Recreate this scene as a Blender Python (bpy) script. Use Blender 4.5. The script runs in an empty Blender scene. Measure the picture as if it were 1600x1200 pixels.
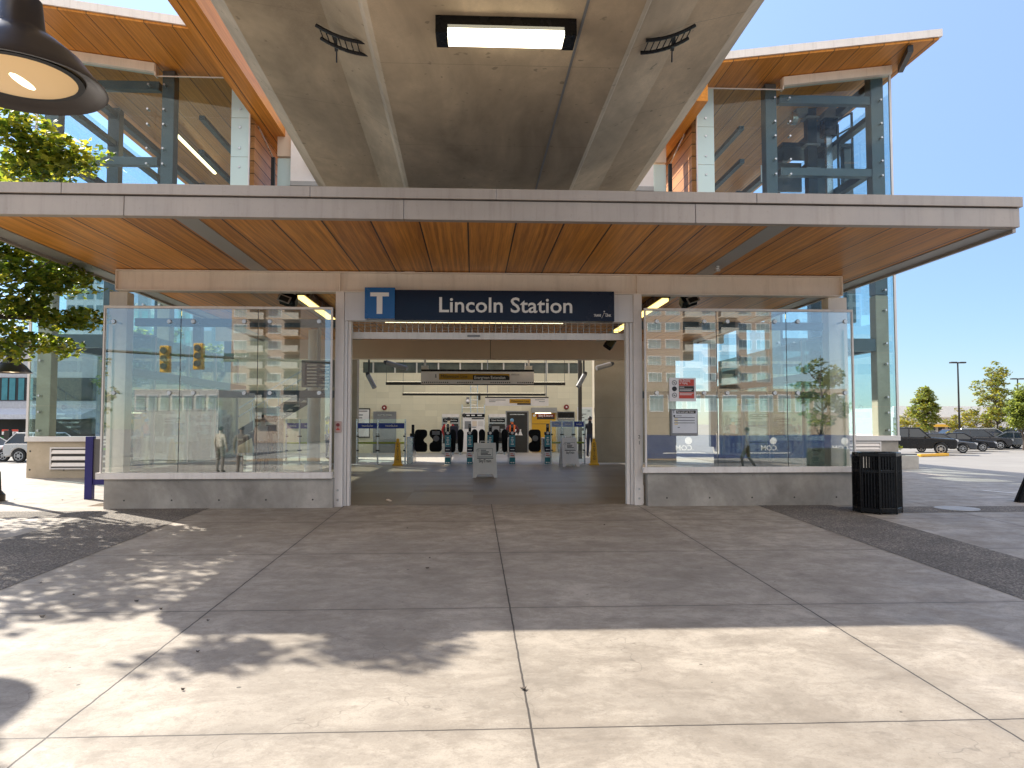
import bpy, bmesh, math, random
from mathutils import Vector, Matrix, noise
random.seed(7)
R = math.radians
scn = bpy.context.scene
COL = scn.collection

# ------------------------------------------------------------------ camera, sky, sun, exposure
D0, H0, FPX = 14.18, 1.5, 1210.0
YAW = PIT = R(2.84)
cam_d = bpy.data.cameras.new("camera"); cam = bpy.data.objects.new("camera", cam_d); COL.objects.link(cam)
cam_d.sensor_width = 36; cam_d.lens = FPX / 1600 * 36; cam_d.clip_end = 2000; cam_d.clip_start = 0.05
cam.location = (0, -D0, H0); cam.rotation_euler = (R(90) + PIT, 0, -YAW)
scn.camera = cam
SUN_DIR = Vector((-0.99, 0.84, 1.0)).normalized()           # towards the sun: behind the station, left
SUN_EL = math.asin(SUN_DIR.z); SUN_AZ = math.atan2(SUN_DIR.x, SUN_DIR.y)
wd = bpy.data.worlds.new("World"); scn.world = wd; wd.use_nodes = True
wn = wd.node_tree; bg = wn.nodes["Background"]; sky = wn.nodes.new("ShaderNodeTexSky")
sky.sky_type = 'NISHITA'; sky.sun_disc = False; sky.sun_elevation = SUN_EL; sky.sun_rotation = SUN_AZ
sky.air_density = 1.0; sky.dust_density = 0.05; sky.ozone_density = 2.0
wb = wn.nodes.new("ShaderNodeMix"); wb.data_type = 'RGBA'; wb.blend_type = 'MULTIPLY'; wb.inputs[0].default_value = 1; wb.inputs[7].default_value = (1.11, 0.95, 0.885, 1)   # warm white balance
wn.links.new(sky.outputs[0], wb.inputs[6])
# thinner light near the horizon, and sunlit clouds in the sky behind the street opposite the station
def wm(op, a, b=0.0):
    n = wn.nodes.new('ShaderNodeMath'); n.operation = op
    for i, v in enumerate((a, b)):
        if isinstance(v, bpy.types.NodeSocket): wn.links.new(v, n.inputs[i])
        else: n.inputs[i].default_value = v
    return n.outputs[0]
def wr(v, a, b, c=0.0, d=1.0):
    n = wn.nodes.new('ShaderNodeMapRange'); n.interpolation_type = 'SMOOTHSTEP'; wn.links.new(v, n.inputs[0])
    for i, x in enumerate((a, b, c, d)): n.inputs[1+i].default_value = x
    return n.outputs[0]
wc = wn.nodes.new('ShaderNodeTexCoord'); ws = wn.nodes.new('ShaderNodeSeparateXYZ'); wn.links.new(wc.outputs['Generated'], ws.inputs[0])
hz = wn.nodes.new('ShaderNodeMix'); hz.data_type = 'RGBA'; wn.links.new(wr(ws.outputs[2], -0.05, 0.8), hz.inputs[0]); hz.inputs[6].default_value = (0.22,0.31,0.43,1); hz.inputs[7].default_value = (1,1,1,1)
wx_ = wn.nodes.new('ShaderNodeMix'); wx_.data_type = 'RGBA'; wx_.blend_type = 'MULTIPLY'; wx_.inputs[0].default_value = 1; wn.links.new(wb.outputs[2], wx_.inputs[6]); wn.links.new(hz.outputs[2], wx_.inputs[7])
wp = wn.nodes.new('ShaderNodeMapping'); wn.links.new(wc.outputs['Generated'], wp.inputs[0]); wp.inputs['Scale'].default_value = (1,1,2.2)
wz = wn.nodes.new('ShaderNodeTexNoise'); wn.links.new(wp.outputs[0], wz.inputs[0]); wz.inputs['Scale'].default_value = 3.2; wz.inputs['Detail'].default_value = 7; wz.inputs['Roughness'].default_value = 0.55
cov = wm('MULTIPLY', wr(wz.outputs[0], 0.38, 0.54), wm('MULTIPLY', wr(ws.outputs[1], -0.05, -0.5), wr(ws.outputs[2], 0.16, 0.42)))
cl_ = wn.nodes.new('ShaderNodeMix'); cl_.data_type = 'RGBA'; wn.links.new(cov, cl_.inputs[0]); wn.links.new(wx_.outputs[2], cl_.inputs[6]); cl_.inputs[7].default_value = (5.8, 5.2, 4.45, 1)
wn.links.new(cl_.outputs[2], bg.inputs[0]); bg.inputs[1].default_value = 0.15
sl = bpy.data.lights.new("sun", 'SUN'); sl.energy = 3.15; sl.angle = R(0.55); sl.color = (1, 0.93, 0.82)
so = bpy.data.objects.new("sun", sl); COL.objects.link(so)
so.rotation_euler = SUN_DIR.to_track_quat('Z', 'Y').to_euler(); so.location = (-30, 30, 40)
scn.view_settings.view_transform = 'Standard'; scn.view_settings.look = 'None'
scn.view_settings.exposure = 1.55; scn.view_settings.gamma = 1
scn.cycles.max_bounces = 10; scn.cycles.transparent_max_bounces = 24; scn.cycles.diffuse_bounces = 5
scn.cycles.caustics_reflective = False; scn.cycles.caustics_refractive = False

CM = cam.rotation_euler.to_matrix()
def ray(x, y): return CM @ Vector(((x - 800) / FPX, (600 - y) / FPX, -1.0))
def W(x, y, Y):                                             # where a sight line of the survey photo meets the plane at depth Y
    d = ray(x, y); t = (Y + D0) / d.y
    return Vector((0, -D0, H0)) + d * t
def sstep(a, b, x):
    t = min(1, max(0, (x - a) / (b - a))); return t * t * (3 - 2 * t)
def gz(X, Y):                                               # the lie of the land
    return 0.0223 * min(0, max(-22, Y)) - 0.8 * sstep(14, 27, abs(X)) - 0.75 * sstep(24, 44, -Y)
def G(x, y):
    d = ray(x, y); p = Vector((0, -D0, H0)); t = 1.0
    while t < 400:
        q = p + d * t
        if q.z < gz(q.x, q.y): return Vector((q.x, q.y, gz(q.x, q.y)))
        t += 0.02
    return q

# ------------------------------------------------------------------ mesh helpers
class MB:
    def __init__(s): s.v = []; s.f = []; s.m = []; s.cur = 0
    def mat(s, i): s.cur = i; return s
    def add(s, vs, fs):
        n = len(s.v); s.v += [Vector(v) for v in vs]
        for f in fs: s.f.append([i + n for i in f]); s.m.append(s.cur)
        return s
    def box(s, x0, x1, y0, y1, z0, z1):
        if x0 > x1: x0, x1 = x1, x0
        if y0 > y1: y0, y1 = y1, y0
        if z0 > z1: z0, z1 = z1, z0
        return s.add([(x0,y0,z0),(x1,y0,z0),(x1,y1,z0),(x0,y1,z0),(x0,y0,z1),(x1,y0,z1),(x1,y1,z1),(x0,y1,z1)],
              [(3,2,1,0),(4,5,6,7),(0,1,5,4),(1,2,6,5),(2,3,7,6),(3,0,4,7)])
    def obox(s, c, size, rot=(0,0,0)):
        b = MB().box(-size[0]/2,size[0]/2,-size[1]/2,size[1]/2,-size[2]/2,size[2]/2)
        M = Matrix.Translation(c) @ Matrix.Rotation(rot[2],4,'Z') @ Matrix.Rotation(rot[1],4,'Y') @ Matrix.Rotation(rot[0],4,'X')
        return s.add([M @ v for v in b.v], b.f)
    def bar(s, p, q, w, h):                                 # rectangular bar from p to q
        p = Vector(p); q = Vector(q); d = q - p; L = d.length; d.normalize()
        up = Vector((0,0,1)) if abs(d.z) < 0.95 else Vector((0,1,0))
        a = d.cross(up).normalized() * w/2; b = a.cross(d).normalized() * h/2
        vs = [p-a-b,p+a-b,p+a+b,p-a+b,q-a-b,q+a-b,q+a+b,q-a+b]
        return s.add(vs, [(0,1,2,3),(7,6,5,4),(0,4,5,1),(1,5,6,2),(2,6,7,3),(3,7,4,0)])
    def cyl(s, p, q, r, r2=None, n=12):
        p = Vector(p); q = Vector(q); r2 = r if r2 is None else r2
        d = (q - p).normalized(); up = Vector((0,0,1)) if abs(d.z) < 0.9 else Vector((1,0,0))
        a = d.cross(up).normalized(); b = d.cross(a)
        vs = []
        for c, rr in ((p, r), (q, r2)):
            for i in range(n):
                t = 2*math.pi*i/n; vs.append(c + (a*math.cos(t) + b*math.sin(t))*rr)
        fs = [(i, (i+1)%n, n+(i+1)%n, n+i) for i in range(n)]
        fs += [tuple(range(n))[::-1], tuple(range(n, 2*n))]
        return s.add(vs, fs)
    def tube(s, pts, rs, n=8):
        for i in range(len(pts)-1):
            s.cyl(pts[i], pts[i+1], rs[i], rs[i+1], n)
        return s
    def lathe(s, c, prof, n=24):
        c = Vector(c); vs = []
        for r, z in prof:
            for i in range(n):
                t = 2*math.pi*i/n; vs.append(c + Vector((r*math.cos(t), r*math.sin(t), z)))
        fs = []
        for k in range(len(prof)-1):
            for i in range(n):
                j = (i+1)%n; fs.append((k*n+i, k*n+j, (k+1)*n+j, (k+1)*n+i))
        return s.add(vs, fs)
    def prism(s, pts, f0, f1):                              # polygon pts mapped by f0 (front) and f1 (back)
        n = len(pts); vs = [f0(p) for p in pts] + [f1(p) for p in pts]
        fs = [tuple(range(n)), tuple(range(n, 2*n))[::-1]] + [(i, n+i, n+(i+1)%n, (i+1)%n) for i in range(n)]
        return s.add(vs, fs)
    def xz(s, pts, y0, y1): return s.prism(pts, lambda p: (p[0],y0,p[1]), lambda p: (p[0],y1,p[1]))
    def yz(s, pts, x0, x1): return s.prism(pts, lambda p: (x1,p[0],p[1]), lambda p: (x0,p[0],p[1]))
    def ball(s, c, r, n=10, sc=(1,1,1)):
        c = Vector(c); vs = []; m = max(4, n//2+1)
        for k in range(m+1):
            ph = math.pi*k/m
            for i in range(n):
                t = 2*math.pi*i/n
                vs.append(c + Vector((r*sc[0]*math.sin(ph)*math.cos(t), r*sc[1]*math.sin(ph)*math.sin(t), r*sc[2]*math.cos(ph))))
        fs = [(k*n+i, (k+1)*n+i, (k+1)*n+(i+1)%n, k*n+(i+1)%n) for k in range(m) for i in range(n)]
        return s.add(vs, fs)
    def text(s, txt, x, y, z, size, align='CENTER', depth=0.003, fat=0.0, flip=False, maxw=None):
        vs, fs = text_mesh(txt, align, fat)
        if maxw:
            w = max(v.x for v in vs) - min(v.x for v in vs)
            kx = maxw / (w*size)
        else: kx = 1
        o = []
        for v in vs:
            dx = v.x*size*kx; dz = v.y*size; dy = v.z*depth/0.01
            o.append((x - dx, y + dy, z + dz) if flip else (x + dx, y - dy, z + dz))
        return s.add(o, fs)
    def build(s, name, mats, parent=None, smooth=False, bevel=0, local=False, ang=35):
        me = bpy.data.meshes.new(name)
        off = Vector((0,0,0))
        if parent is not None and not local:
            p = parent
            while p is not None: off += p.location; p = p.parent
        me.from_pydata([v - off for v in s.v], [], s.f)
        mats = mats if isinstance(mats, (list, tuple)) else [mats]
        for m in mats: me.materials.append(m)
        me.polygons.foreach_set('material_index', [min(i, len(mats)-1) for i in s.m])
        me.validate(); bm = bmesh.new(); bm.from_mesh(me)
        if len(bm.faces) < 4000: bmesh.ops.recalc_face_normals(bm, faces=bm.faces)
        bm.to_mesh(me); bm.free()
        if smooth:
            me.polygons.foreach_set('use_smooth', [True]*len(me.polygons)); me.set_sharp_from_angle(angle=R(ang))
        o = bpy.data.objects.new(name, me); COL.objects.link(o)
        if parent is not None: o.parent = parent
        if bevel:
            b = o.modifiers.new('bevel', 'BEVEL'); b.width = bevel; b.segments = 2; b.limit_method = 'ANGLE'; b.angle_limit = R(40)
        return o
_tc = {}
def text_mesh(txt, align, fat):
    k = (txt, align, fat)
    if k in _tc: return _tc[k]
    cu = bpy.data.curves.new('lettering', 'FONT'); cu.body = txt; cu.size = 1; cu.align_x = align; cu.align_y = 'CENTER'
    cu.extrude = 0.01; cu.offset = fat; cu.resolution_u = 3
    o = bpy.data.objects.new('lettering', cu); COL.objects.link(o)
    dg = bpy.context.evaluated_depsgraph_get(); me = bpy.data.meshes.new_from_object(o.evaluated_get(dg))
    r = ([v.co.copy() for v in me.vertices], [tuple(p.vertices) for p in me.polygons])
    bpy.data.objects.remove(o); bpy.data.curves.remove(cu); bpy.data.meshes.remove(me)
    _tc[k] = r; return r
def tag(o, label=None, cat=None, group=None, kind=None):
    if label: o['label'] = label
    if cat: o['category'] = cat
    if group: o['group'] = group
    if kind: o['kind'] = kind
    return o
def thing(name, label, cat, loc=(0,0,0), rz=0, group=None):
    o = bpy.data.objects.new(name, None); COL.objects.link(o); o.location = loc; o.rotation_euler = (0,0,rz)
    o.empty_display_size = 0.2
    return tag(o, label, cat, group)
def copy_tree(o, parent=None):
    c = o.copy(); COL.objects.link(c); c.parent = parent
    for ch in list(o.children): copy_tree(ch, c)
    return c
def place(o, loc, rz=0, label=None, sc=None):
    o.location = loc; o.rotation_euler = (0,0,rz)
    if label: o['label'] = label
    if sc: o.scale = (sc,sc,sc) if not isinstance(sc, tuple) else sc
    return o

# ------------------------------------------------------------------ materials
def nd(nt, t, ins=None, **props):
    n = nt.nodes.new(t)
    for k, v in props.items(): setattr(n, k, v)
    for k, v in (ins or {}).items():
        if isinstance(v, bpy.types.NodeSocket): nt.links.new(v, n.inputs[k])
        else: n.inputs[k].default_value = v
    return n
def c4(c): return (c[0], c[1], c[2], 1)
def newmat(name):
    m = bpy.data.materials.new(name); m.use_nodes = True
    return m, m.node_tree, m.node_tree.nodes['Principled BSDF']
def mth(nt, op, a, b=0.0, c=None):
    n = nt.nodes.new('ShaderNodeMath'); n.operation = op
    for i, v in enumerate((a, b) if c is None else (a, b, c)):
        if isinstance(v, bpy.types.NodeSocket): nt.links.new(v, n.inputs[i])
        else: n.inputs[i].default_value = v
    return n.outputs[0]
def mixc(nt, f, a, b, blend='MIX'):
    n = nt.nodes.new('ShaderNodeMix'); n.data_type = 'RGBA'; n.blend_type = blend
    for i, v in ((0, f), (6, a), (7, b)):
        if isinstance(v, bpy.types.NodeSocket): nt.links.new(v, n.inputs[i])
        else: n.inputs[i].default_value = v if i == 0 else c4(v)
    return n.outputs[2]
def objco(nt, sc=(1,1,1)):
    t = nt.nodes.new('ShaderNodeTexCoord')
    mp = nd(nt, 'ShaderNodeMapping', {'Vector': t.outputs['Object'], 'Scale': sc}); return mp.outputs[0]
def nz(nt, co, scale, detail=4, rough=0.55, dist=0):
    return nd(nt, 'ShaderNodeTexNoise', {'Vector': co, 'Scale': scale, 'Detail': detail, 'Roughness': rough, 'Distortion': dist}).outputs[0]
def ramp(nt, f, a, b):
    n = nd(nt, 'ShaderNodeMapRange', {'Value': f, 'From Min': a, 'From Max': b}); n.clamp = True
    return n.outputs[0]
def bump(nt, b, h, strength=0.3, dist=0.01):
    n = nd(nt, 'ShaderNodeBump', {'Height': h, 'Strength': strength, 'Distance': dist}); nt.links.new(n.outputs[0], b.inputs['Normal'])
def paint(name, c, rough=0.45, metal=0, var=0.12, scale=3.0, bp=0.05, spec=0.5, grime=0.0):
    m, nt, b = newmat(name); co = objco(nt)
    f = ramp(nt, nz(nt, co, scale, 6, 0.6), 0.3, 0.7)
    col = mixc(nt, f, [x*(1-var) for x in c], [min(1, x*(1+var*0.6)) for x in c])
    if grime:
        g = ramp(nt, nz(nt, objco(nt, (7,7,0.5)), 1.3, 5, 0.7, 0.2), 0.5, 0.75); g2 = ramp(nt, nz(nt, co, 22, 4, 0.7), 0.6, 0.72)
        col = mixc(nt, mth(nt, 'MULTIPLY', g, grime), col, [x*0.55*k for x, k in zip(c, (1,0.93,0.85))])
        col = mixc(nt, mth(nt, 'MULTIPLY', g2, grime*0.7), col, [x*0.5*k for x, k in zip(c, (1,0.9,0.8))])
    nt.links.new(col, b.inputs['Base Color']); b.inputs['Metallic'].default_value = metal; b.inputs['Specular IOR Level'].default_value = spec
    nt.links.new(mth(nt, 'MULTIPLY_ADD', f, 0.12, rough-0.05), b.inputs['Roughness'])
    if bp: bump(nt, b, nz(nt, co, scale*14, 3), bp, 0.004)
    return m
def emit(name, c, s):
    m, nt, b = newmat(name); b.inputs['Base Color'].default_value = c4(c)
    b.inputs['Emission Color'].default_value = c4(c); b.inputs['Emission Strength'].default_value = s; return m
def concrete(name, c, stain=0.5, scale=1.0, rough=0.8, streak=(1,1,1), panel=None):
    m, nt, b = newmat(name); co = objco(nt); cs = objco(nt, streak)
    big = ramp(nt, nz(nt, cs, 0.55*scale, 5, 0.6, 0.6), 0.32, 0.68)
    mid = ramp(nt, nz(nt, cs, 3.2*scale, 7, 0.65, 0.3), 0.3, 0.72)
    fine = nz(nt, co, 45*scale, 3, 0.7)
    a = [x*max(0.3,1-stain*0.55) for x in c]; d = [min(1, x*(1+stain*0.28)) for x in c]
    col = mixc(nt, big, a, d); col = mixc(nt, mth(nt, 'MULTIPLY', mid, 0.45), col, [x*(1-stain*0.5)*k for x, k in zip(c, (1.02,0.97,0.9))])
    col = mixc(nt, mth(nt, 'MULTIPLY', ramp(nt, fine, 0.35, 0.7), 0.35), col, [x*0.72 for x in c])
    spot = ramp(nt, nz(nt, co, 9*scale, 2, 0.4), 0.70, 0.76)
    col = mixc(nt, mth(nt, 'MULTIPLY', spot, 0.5*stain), col, [x*0.3 for x in c])
    if panel:
        sx = nd(nt, 'ShaderNodeSeparateXYZ', {0: objco(nt)}).outputs[panel[0]]
        t = mth(nt, 'FRACT', mth(nt, 'DIVIDE', mth(nt, 'ADD', sx, 100+panel[2]), panel[1]))
        l = mth(nt, 'LESS_THAN', mth(nt, 'ABSOLUTE', mth(nt, 'SUBTRACT', t, 0.5)), 0.004/panel[1]*1.3)
        col = mixc(nt, mth(nt, 'MULTIPLY', l, 0.6), col, [x*0.3 for x in c])
    nt.links.new(col, b.inputs['Base Color']); b.inputs['Roughness'].default_value = rough
    bump(nt, b, mth(nt, 'ADD', mth(nt, 'MULTIPLY', mid, 0.5), mth(nt, 'MULTIPLY', fine, 0.5)), 0.25, 0.008)
    return m
def glassmat(name, tint=(0.9,0.96,0.94), refl=0.08, k=1.0, rough=0.0, wob=0.0):
    m = bpy.data.materials.new(name); m.use_nodes = True; nt = m.node_tree; nt.nodes.clear()
    out = nt.nodes.new('ShaderNodeOutputMaterial')
    tr = nd(nt, 'ShaderNodeBsdfTransparent', {0: c4(tint)}); gl = nd(nt, 'ShaderNodeBsdfGlossy', {0: (1,1,1,1), 1: rough})
    fr = nd(nt, 'ShaderNodeFresnel', {0: 1.52})
    if wob:
        h = nz(nt, objco(nt), 0.9, 1); bn = nd(nt, 'ShaderNodeBump', {'Height': h, 'Strength': wob, 'Distance': 0.01})
        nt.links.new(bn.outputs[0], gl.inputs['Normal'])
    f = mth(nt, 'MINIMUM', mth(nt, 'MULTIPLY_ADD', fr.outputs[0], k, refl), 1.0)
    mx = nt.nodes.new('ShaderNodeMixShader'); nt.links.new(f, mx.inputs[0]); nt.links.new(tr.outputs[0], mx.inputs[1]); nt.links.new(gl.outputs[0], mx.inputs[2])
    if wob:                                                 # dust and wiping smears
        sm = ramp(nt, nz(nt, objco(nt, (1.2,1,3.0)), 1.6, 8, 0.7, 1.2), 0.5, 0.8)
        df = nd(nt, 'ShaderNodeBsdfDiffuse', {0: (0.75,0.7,0.62,1)}); m2 = nt.nodes.new('ShaderNodeMixShader'); nt.links.new(mth(nt, 'MULTIPLY_ADD', sm, 0.05, 0.004), m2.inputs[0])
        nt.links.new(mx.outputs[0], m2.inputs[1]); nt.links.new(df.outputs[0], m2.inputs[2]); mx = m2
    nt.links.new(mx.outputs[0], out.inputs[0]); return m
def woodmat(name, axis, w, off, a, b_, gap=0.012, rough=0.42, grain=None, lam=0.045):
    # boards side by side along one axis; grain runs along the board
    m, nt, b = newmat(name); o = objco(nt); sp = nd(nt, 'ShaderNodeSeparateXYZ', {0: o}).outputs
    u = mth(nt, 'DIVIDE', mth(nt, 'ADD', sp[axis], 200*w - off), w)
    idx = mth(nt, 'FLOOR', u); t = mth(nt, 'FRACT', u)
    rnd = nd(nt, 'ShaderNodeTexWhiteNoise', {1: idx}, noise_dimensions='1D').outputs[0]
    lamidx = mth(nt, 'FLOOR', mth(nt, 'DIVIDE', sp[axis], lam))
    lr = nd(nt, 'ShaderNodeTexWhiteNoise', {1: lamidx}, noise_dimensions='1D').outputs[0]
    g = nz(nt, objco(nt, grain), 1.0, 6, 0.65, 0.4)
    f = mth(nt, 'ADD', mth(nt, 'MULTIPLY_ADD', ramp(nt, g, 0.3, 0.7), 0.6, -0.12), mth(nt, 'ADD', mth(nt, 'MULTIPLY', rnd, 0.36), mth(nt, 'MULTIPLY', lr, 0.34)))
    col = mixc(nt, f, a, b_)
    e = mth(nt, 'MULTIPLY', mth(nt, 'MINIMUM', t, mth(nt, 'SUBTRACT', 1.0, t)), w)
    line = mth(nt, 'LESS_THAN', e, gap)
    col = mixc(nt, line, col, (0.012, 0.007, 0.004))
    nt.links.new(col, b.inputs['Base Color']); b.inputs['Roughness'].default_value = rough; b.inputs['Specular IOR Level'].default_value = 0.18
    bump(nt, b, mth(nt, 'SUBTRACT', mth(nt, 'MULTIPLY', g, 0.15), line), 0.4, 0.006)
    return m
def leafmat(name, c, tc):
    m = bpy.data.materials.new(name); m.use_nodes = True; nt = m.node_tree; nt.nodes.clear()
    out = nt.nodes.new('ShaderNodeOutputMaterial')
    f = ramp(nt, nz(nt, objco(nt), 5.0, 2), 0.35, 0.65)
    col = mixc(nt, f, c, [x*1.6 for x in c]); colt = mixc(nt, f, tc, [min(1, x*1.4) for x in tc])
    d = nd(nt, 'ShaderNodeBsdfPrincipled', {'Base Color': col, 'Roughness': 0.45}); t = nd(nt, 'ShaderNodeBsdfTranslucent', {0: colt})
    mx = nd(nt, 'ShaderNodeMixShader', {0: 0.45}); nt.links.new(d.outputs[0], mx.inputs[1]); nt.links.new(t.outputs[0], mx.inputs[2])
    nt.links.new(mx.outputs[0], out.inputs[0]); return m
def paving(name):
    m, nt, b = newmat(name); o = objco(nt); sp = nd(nt, 'ShaderNodeSeparateXYZ', {0: o}).outputs
    def dist(s, w, off):
        t = mth(nt, 'FRACT', mth(nt, 'DIVIDE', mth(nt, 'ADD', s, 200*w - off), w))
        return mth(nt, 'MULTIPLY', mth(nt, 'MINIMUM', t, mth(nt, 'SUBTRACT', 1.0, t)), w)
    wob = mth(nt, 'MULTIPLY', mth(nt, 'SUBTRACT', nz(nt, o, 6, 2), 0.5), 0.012)
    d = mth(nt, 'MINIMUM', dist(mth(nt, 'ADD', sp[0], wob), 2.65, 0.33), dist(mth(nt, 'ADD', sp[1], wob), 2.6, -1.95))
    line = mth(nt, 'SUBTRACT', 1.0, ramp(nt, d, 0.004, 0.009)); halo = mth(nt, 'SUBTRACT', 1.0, ramp(nt, d, 0.0, 0.10))
    big = ramp(nt, nz(nt, objco(nt, (1,0.6,1)), 0.5, 5, 0.62, 1.0), 0.33, 0.66)
    mid = ramp(nt, nz(nt, o, 2.6, 8, 0.68, 0.4), 0.36, 0.66); fine = nz(nt, o, 70, 3, 0.75)
    c = (0.50, 0.44, 0.365)
    col = mixc(nt, big, [x*0.70 for x in c], [x*1.12 for x in c])
    col = mixc(nt, mth(nt, 'MULTIPLY', mid, 0.62), col, (0.26, 0.222, 0.178))
    st = ramp(nt, nz(nt, objco(nt, (0.8,1.3,1)), 1.1, 9, 0.72, 1.5), 0.52, 0.68); col = mixc(nt, mth(nt, 'MULTIPLY', st, 0.5), col, (0.19, 0.16, 0.128))
    pit = ramp(nt, nz(nt, o, 26, 4, 0.75), 0.58, 0.68); col = mixc(nt, mth(nt, 'MULTIPLY', pit, mth(nt, 'MULTIPLY_ADD', mid, 0.4, 0.2)), col, (0.16, 0.138, 0.112))
    col = mixc(nt, mth(nt, 'MULTIPLY', ramp(nt, fine, 0.45, 0.75), 0.5), col, (0.25, 0.225, 0.19))
    bl = ramp(nt, nz(nt, objco(nt, (0.9,1.2,1)), 1.7, 11, 0.78, 0.5), 0.475, 0.545); col = mixc(nt, mth(nt, 'MULTIPLY', bl, 0.34), col, (0.215, 0.18, 0.142))
    b2 = ramp(nt, nz(nt, o, 7.5, 8, 0.75, 0.3), 0.5, 0.6); col = mixc(nt, mth(nt, 'MULTIPLY', b2, 0.32), col, (0.20, 0.17, 0.135))
    v = nd(nt, 'ShaderNodeTexVoronoi', {'Vector': o, 'Scale': 2.9, 'Randomness': 1.0})
    r = nd(nt, 'ShaderNodeTexWhiteNoise', {0: v.outputs['Position']}).outputs[0]
    gum = mth(nt, 'LESS_THAN', v.outputs['Distance'], mth(nt, 'MULTIPLY', mth(nt, 'SUBTRACT', r, 0.45), 0.095))
    col = mixc(nt, mth(nt, 'MULTIPLY', gum, 0.75), col, (0.03, 0.028, 0.026))
    cr = nd(nt, 'ShaderNodeTexVoronoi', {'Vector': nd(nt, 'ShaderNodeVectorMath', {0: o, 1: nd(nt, 'ShaderNodeTexNoise', {'Vector': o, 'Scale': 3.0}).outputs['Color']}).outputs[0], 'Scale': 0.45}, feature='DISTANCE_TO_EDGE')
    crack = mth(nt, 'MULTIPLY', mth(nt, 'SUBTRACT', 1.0, ramp(nt, cr.outputs[0], 0.0, 0.004)), ramp(nt, nz(nt, o, 0.7, 2), 0.52, 0.6))
    col = mixc(nt, mth(nt, 'MULTIPLY', crack, 0.45), col, (0.1, 0.085, 0.07))
    col = mixc(nt, mth(nt, 'MULTIPLY', halo, 0.22), col, (0.14, 0.12, 0.1)); col = mixc(nt, mth(nt, 'MULTIPLY', line, 0.9), col, (0.035, 0.03, 0.027))
    nt.links.new(col, b.inputs['Base Color'])
    nt.links.new(mth(nt, 'MULTIPLY_ADD', mid, 0.2, 0.55), b.inputs['Roughness'])
    bump(nt, b, mth(nt, 'SUBTRACT', mth(nt, 'MULTIPLY', fine, 0.35), line), 0.35, 0.008); return m
def aggregate(name, a, b_, sc=60):
    m, nt, b = newmat(name); o = objco(nt)
    v = nd(nt, 'ShaderNodeTexVoronoi', {'Vector': o, 'Scale': sc})
    r = nd(nt, 'ShaderNodeTexWhiteNoise', {0: v.outputs['Position']}).outputs[0]
    col = mixc(nt, mth(nt, 'POWER', r, 2.2), a, b_)
    col = mixc(nt, mth(nt, 'MULTIPLY', ramp(nt, nz(nt, o, 1.2, 5), 0.35, 0.65), 0.45), col, [x*0.55 for x in a])
    nt.links.new(col, b.inputs['Base Color']); b.inputs['Roughness'].default_value = 0.85
    bump(nt, b, v.outputs['Distance'], 0.6, 0.01); return m
def tilemat(name, c, w, h, axes=(0,2), gap=0.006, var=0.06, rough=0.3, gc=0.55, bumpy=0.3):
    m, nt, b = newmat(name); o = objco(nt); sp = nd(nt, 'ShaderNodeSeparateXYZ', {0: o}).outputs
    u = mth(nt, 'DIVIDE', mth(nt, 'ADD', sp[axes[0]], 200*w), w); v = mth(nt, 'DIVIDE', mth(nt, 'ADD', sp[axes[1]], 200*h), h)
    fu = mth(nt, 'FRACT', u); fv = mth(nt, 'FRACT', v)
    e = mth(nt, 'MINIMUM', mth(nt, 'MULTIPLY', mth(nt, 'MINIMUM', fu, mth(nt, 'SUBTRACT', 1.0, fu)), w), mth(nt, 'MULTIPLY', mth(nt, 'MINIMUM', fv, mth(nt, 'SUBTRACT', 1.0, fv)), h))
    line = mth(nt, 'LESS_THAN', e, gap)
    cmb = nd(nt, 'ShaderNodeCombineXYZ', {0: mth(nt, 'FLOOR', u), 1: mth(nt, 'FLOOR', v)}).outputs[0]
    r = nd(nt, 'ShaderNodeTexWhiteNoise', {0: cmb}).outputs[0]
    col = mixc(nt, r, [x*(1-var) for x in c], [min(1, x*(1+var)) for x in c])
    col = mixc(nt, mth(nt, 'MULTIPLY', ramp(nt, nz(nt, o, 1.5, 5), 0.35, 0.7), 0.25), col, [x*0.75 for x in c])
    col = mixc(nt, line, col, [x*gc for x in c])
    nt.links.new(col, b.inputs['Base Color']); nt.links.new(mth(nt, 'MULTIPLY_ADD', r, 0.12, rough), b.inputs['Roughness'])
    bump(nt, b, mth(nt, 'SUBTRACT', 1.0, line), bumpy, 0.004); return m

M = {}
M['pave'] = paving('concrete paving'); M['agg'] = aggregate('exposed aggregate', (0.11,0.095,0.08), (0.40,0.35,0.29))
M['asphalt'] = aggregate('asphalt', (0.10,0.098,0.095), (0.2,0.2,0.195), 90); M['lot'] = concrete('worn parking asphalt', (0.30,0.28,0.25), 0.3, 0.6)
M['dirt'] = concrete('brown soil', (0.32,0.2,0.1), 0.5, 1.5)
M['conc'] = concrete('plinth concrete', (0.45,0.41,0.36), 1.0, 1.8); M['conc2'] = concrete('warm plinth concrete', (0.55,0.46,0.34), 0.5, 1.6)
M['gird'] = concrete('guideway concrete', (0.68,0.53,0.36), 1.15, 0.8, 0.75, (1,0.5,1), (1, 3.2, 0.4))
M['wallc'] = concrete('hall concrete', (0.36,0.31,0.23), 0.45, 1.2, panel=(2, 2.45, 0.0))
M['beige'] = paint('beige painted steel', (0.90,0.80,0.69), 0.4, 0, 0.06, 2, 0.05, 0.5, 0.28); M['cream'] = paint('cream header', (0.76,0.62,0.48), 0.5, 0, 0.05, 1.5)
M['white'] = paint('off white painted steel', (0.86,0.79,0.73), 0.4, 0, 0.06, 3, 0.05, 0.5, 0.35); M['panel'] = paint('pale grey metal panel', (0.72,0.67,0.63), 0.35, 0.2, 0.05, 2, 0.05, 0.5, 0.2)
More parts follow.
